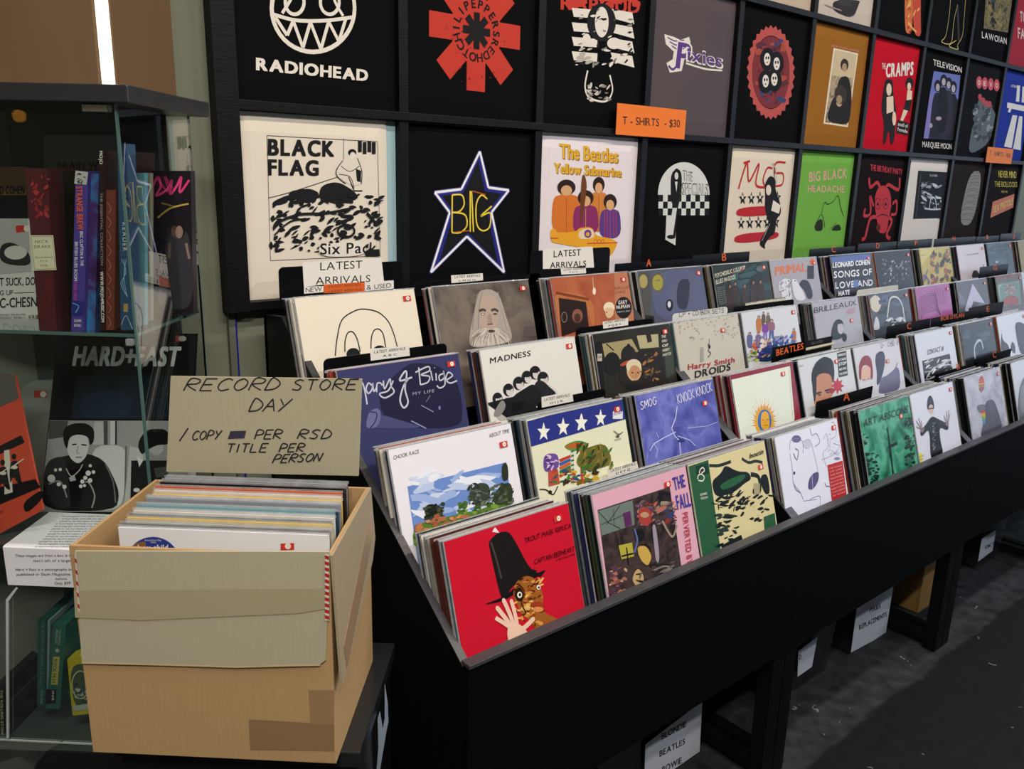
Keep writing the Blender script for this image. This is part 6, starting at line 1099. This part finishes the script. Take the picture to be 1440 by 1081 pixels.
A.hand('TITLE', (685, 408), (855, 406), (695, 372), w, B_, .3); A.hand('PER', (908, 406), (1010, 404), (918, 372), w, B_, .25); A.hand('PERSON', (880, 452), (1080, 444), (895, 418), w, B_, .25)
A.poly([(605, 92), (640, 94), (530, 478), (480, 478)], '9c9274') if False else None; A.build('handwriting', bf)
# records in the carton
rd = random.Random(11); zr = CZ-.520
cl = ['e4e4e6', '6a6c6c', 'b8b4a0', 'd8b860', '54565a', 'd8d4cc', 'e0e0dc', '7ca0a8', '34485c', '8c9098', 'c0c4cc', 'c8a8a0', 'e4c050', 'd8d0c8', 'c85830', '1a1a1c', '26262a', '8a8c90', '2c2c30']
d = 1.108
for i, c in enumerate(cl):
    t = .004 if i in (1, 4, 8) else .006; r0_ = -.617-(.022*(d-1.108)/.22)+(0 if i == 0 else rd.uniform(-.004, .003)); zt = zr+(0 if i == 0 else rd.uniform(-.004, .004))
    m = MB(); O = loc(r0_, d, zt-.315); m.obox(O, RR, ZZ, FF, (0, .315, 0, .315, 0, t), mat(c, .4)); m.obox(O, RR, ZZ, FF, (-.002, .317, .315, .3185, t*.3, t*.6), FROST)
    if i == 0:
        o = m.build('record'); tag(o, 'frontmost record in the cardboard carton, white with a round blue badge', 'record', 'records in the cardboard carton')
        A = Art(dpl(d), None, (90, 500, .3331)); A.ell(376, 870, 112, 106, '2c3c8c', 36, 25, 180); A.ell(376, 870, 112, 106, '2c3c8c', 36); A.poly([(268, 840), (300, 790), (350, 780), (340, 830), (300, 860)], '8a5c3c', True); A.tx('boy child', 312, 820, 440, 820, 24, W1, 'x'); A.tx('Record Store Day', 342, 781, 412, 781, 7, W1, 'r'); A.tx('2022', 366, 790, 390, 790, 6, W1, 'r')
        A.poly([(915, 792), (972, 790), (972, 818), (915, 820)], 'c8382c'); A.ell(946, 803, 13, 13, 'ece4d8'); A.build('cover_print', o)
    else:
        o = m.build('record'); tag(o, ORD[i]+' record from the front in the cardboard carton, only its top edge showing', 'record', 'records with only their top edges showing in the carton')
    d += t+.0062
# clear plastic bag caught at the side of the table
m = MB(); pg = Pl(loc(tr+.012, 0, 0), FF, ZZ); P0 = [(541, 962), (545, 990), (546, 1015), (543, 1030), (538, 1060), (533, 1090), (529, 1090), (532, 1050), (531, 1010), (534, 1000), (538, 1025), (541, 1010)]
pp = dpl(c1[1]+.14); m.prism([pp.w(*pp.uv(*p)) for p in P0][::-1], FF*.002, mat('8c98a8', .15)); o = m.build('plastic_bag'); tag(o, 'crumpled strip of clear plastic hanging beside the black side table', 'bag')

# ================================================================ under the racks
TUBM = film('tub', (.62, .66, .70, 1), .12, .5, .3, 0); TP = 1.235
def tub(xa, xb, label, txt, lx, mt=None, h=.30, y=TP, card=None):
    r = tag(empty('storage_tub', ((xa+xb)/2, y+.2, 0)), label, 'storage tub', 'plastic tubs on the floor under the racks')
    m = MB(); a, b, d = xa+.02, xb-.02, .40
    lo = [(a, y+.02), (b, y+.02), (b, y+d-.02), (a, y+d-.02)]; hi = [(xa, y), (xb, y), (xb, y+d), (xa, y+d)]
    m.add([Vector((*p, .003)) for p in lo]+[Vector((*p, h)) for p in hi], [(3, 2, 1, 0), (0, 1, 5, 4), (1, 2, 6, 5), (2, 3, 7, 6), (3, 0, 4, 7)], TUBM); m.build('tub_body', r)
    m = MB(); m.box(xa-.008, xb+.008, y-.008, y+d+.008, h, h+.018, mat('3a3e42', .3)); m.build('lid', r, .003)
    m = MB(); m.box(xa+.035, xb-.035, y+.035, y+d-.04, .01, h-.04, mat('34363a', .6, var=.3)); m.build('stored_records', r)
    if lx:
        pl = Pl((0, y+.013, 0), (1, 0, 0), Vector((0, -.02, .30)).normalized()); P = [pl.w(*pl.uv(*p), .002) for p in lx]
        m = MB(); m.prism(P[::-1], Vector((0, .0008, 0)), mat('c4c8d0', .6)); o = m.build('paper_label', r); A = Art(pl, base=.0028); txt(A); A.build('lettering', o)
    return r
def t1(A): A.K(860, 720, .4028); A.tx('BLONDIE', 172, 792, 258, 746, 22, INK, 'b'); A.tx('BEATLES', 165, 852, 254, 806, 22, INK, 'b'); A.tx('BOWIE', 174, 908, 242, 872, 22, INK, 'b')
tub(1.36, 1.745, 'clear plastic tub with a long white label, at the bottom edge of the picture', t1, [(907, 1046), (987, 985), (983, 1056), (905, 1110)])
def t2(A): A.K(860, 720, .4028); A.tx('D', 652, 514, 660, 510, 18, INK, 'b')
tub(2.20, 2.56, 'clear plastic tub just right of the nearest rack leg, its label half hidden', t2, [(1122, 915), (1149, 895), (1141, 937), (1121, 951)])
def t3(A): A.K(860, 720, .4028); A.tx('PIXIES', 899, 350, 937, 332, 17, INK, 'b'); A.tx('REPLACEMENTS', 862, 410, 958, 362, 18, INK, 'b')
tub(2.68, 2.985, 'clear plastic tub with a big white label under the middle of the second rack', t3, [(1204.5, 853), (1256, 820), (1244.7, 891), (1196, 917)])
def t5(A): A.K(1240, 680, .222); A.tx('STEREOLAB', 660, 352, 760, 300, 22, INK, 'b'); A.tx('SONIC YOUTH', 650, 414, 742, 366, 22, INK, 'b')
tub(3.80, 4.085, 'farthest plastic tub, under the third rack', t5, [(1380, 757), (1400, 745), (1395, 774), (1375, 789)])
def t4(A): A.K(1240, 680, .222); A.tx('KID', 398, 530, 428, 518, 14, INK, 'b')
tub(3.42, 3.66, 'plastic tub partly behind the second rack leg, right of the small cardboard box', t4, [(1317, 788), (1338, 776), (1334, 812), (1313, 825)], y=1.26)
m = MB(); m.box(3.21, 3.40, 1.235, 1.55, .002, .33, mat('9a7440', .8, var=.15)); o = m.build('cardboard_box', None, .003); tag(o, 'small worn cardboard box on the floor beside the second rack leg', 'box')
m = MB(); m.box(3.2085, 3.21, 1.30, 1.40, .16, .24, mat('c8c8c8', .5)); m.build('paper_label', o)
# blue cable on the wall
a, b = onY(328, 440, WALLY-.006), onY(334, 530, WALLY-.006)
m = MB(); m.tube([(a.x, a.y, 1.36), (a.x+.001, a.y, a.z-.02), tuple(b), (b.x+.003, b.y, .6), (b.x+.004, b.y, .05)], .006, mat('1c1c9a', .4)); o = m.build('cable'); tag(o, 'thick blue cable running down the grey-green wall below the display grid', 'cable')
# warm bulb hanging in the shop, mirrored in the cabinet front
d = ray(27, 163); t = CD/d.dot(FF); h = CAM+d*t; rf = d-FF*(2*d.dot(FF)); p = h+rf*2.6
bl = tag(empty('pendant_bulb', p), 'warm round bulb hanging from the shop ceiling, seen only as a reflection', 'lamp')
bm = bmesh.new(); bmesh.ops.create_uvsphere(bm, u_segments=16, v_segments=10, radius=.03); me = bpy.data.meshes.new('bulb'); bm.to_mesh(me); bm.free(); me.materials.append(mat('ffb040', .4, emit=6)); o = bpy.data.objects.new('bulb', me); COL.objects.link(o); o.parent = bl
m = MB(); m.tube([p+Vector((0, 0, .03)), Vector((p.x, p.y, 3.6))], .003, mat('141414', .5)); m.build('cord', bl)
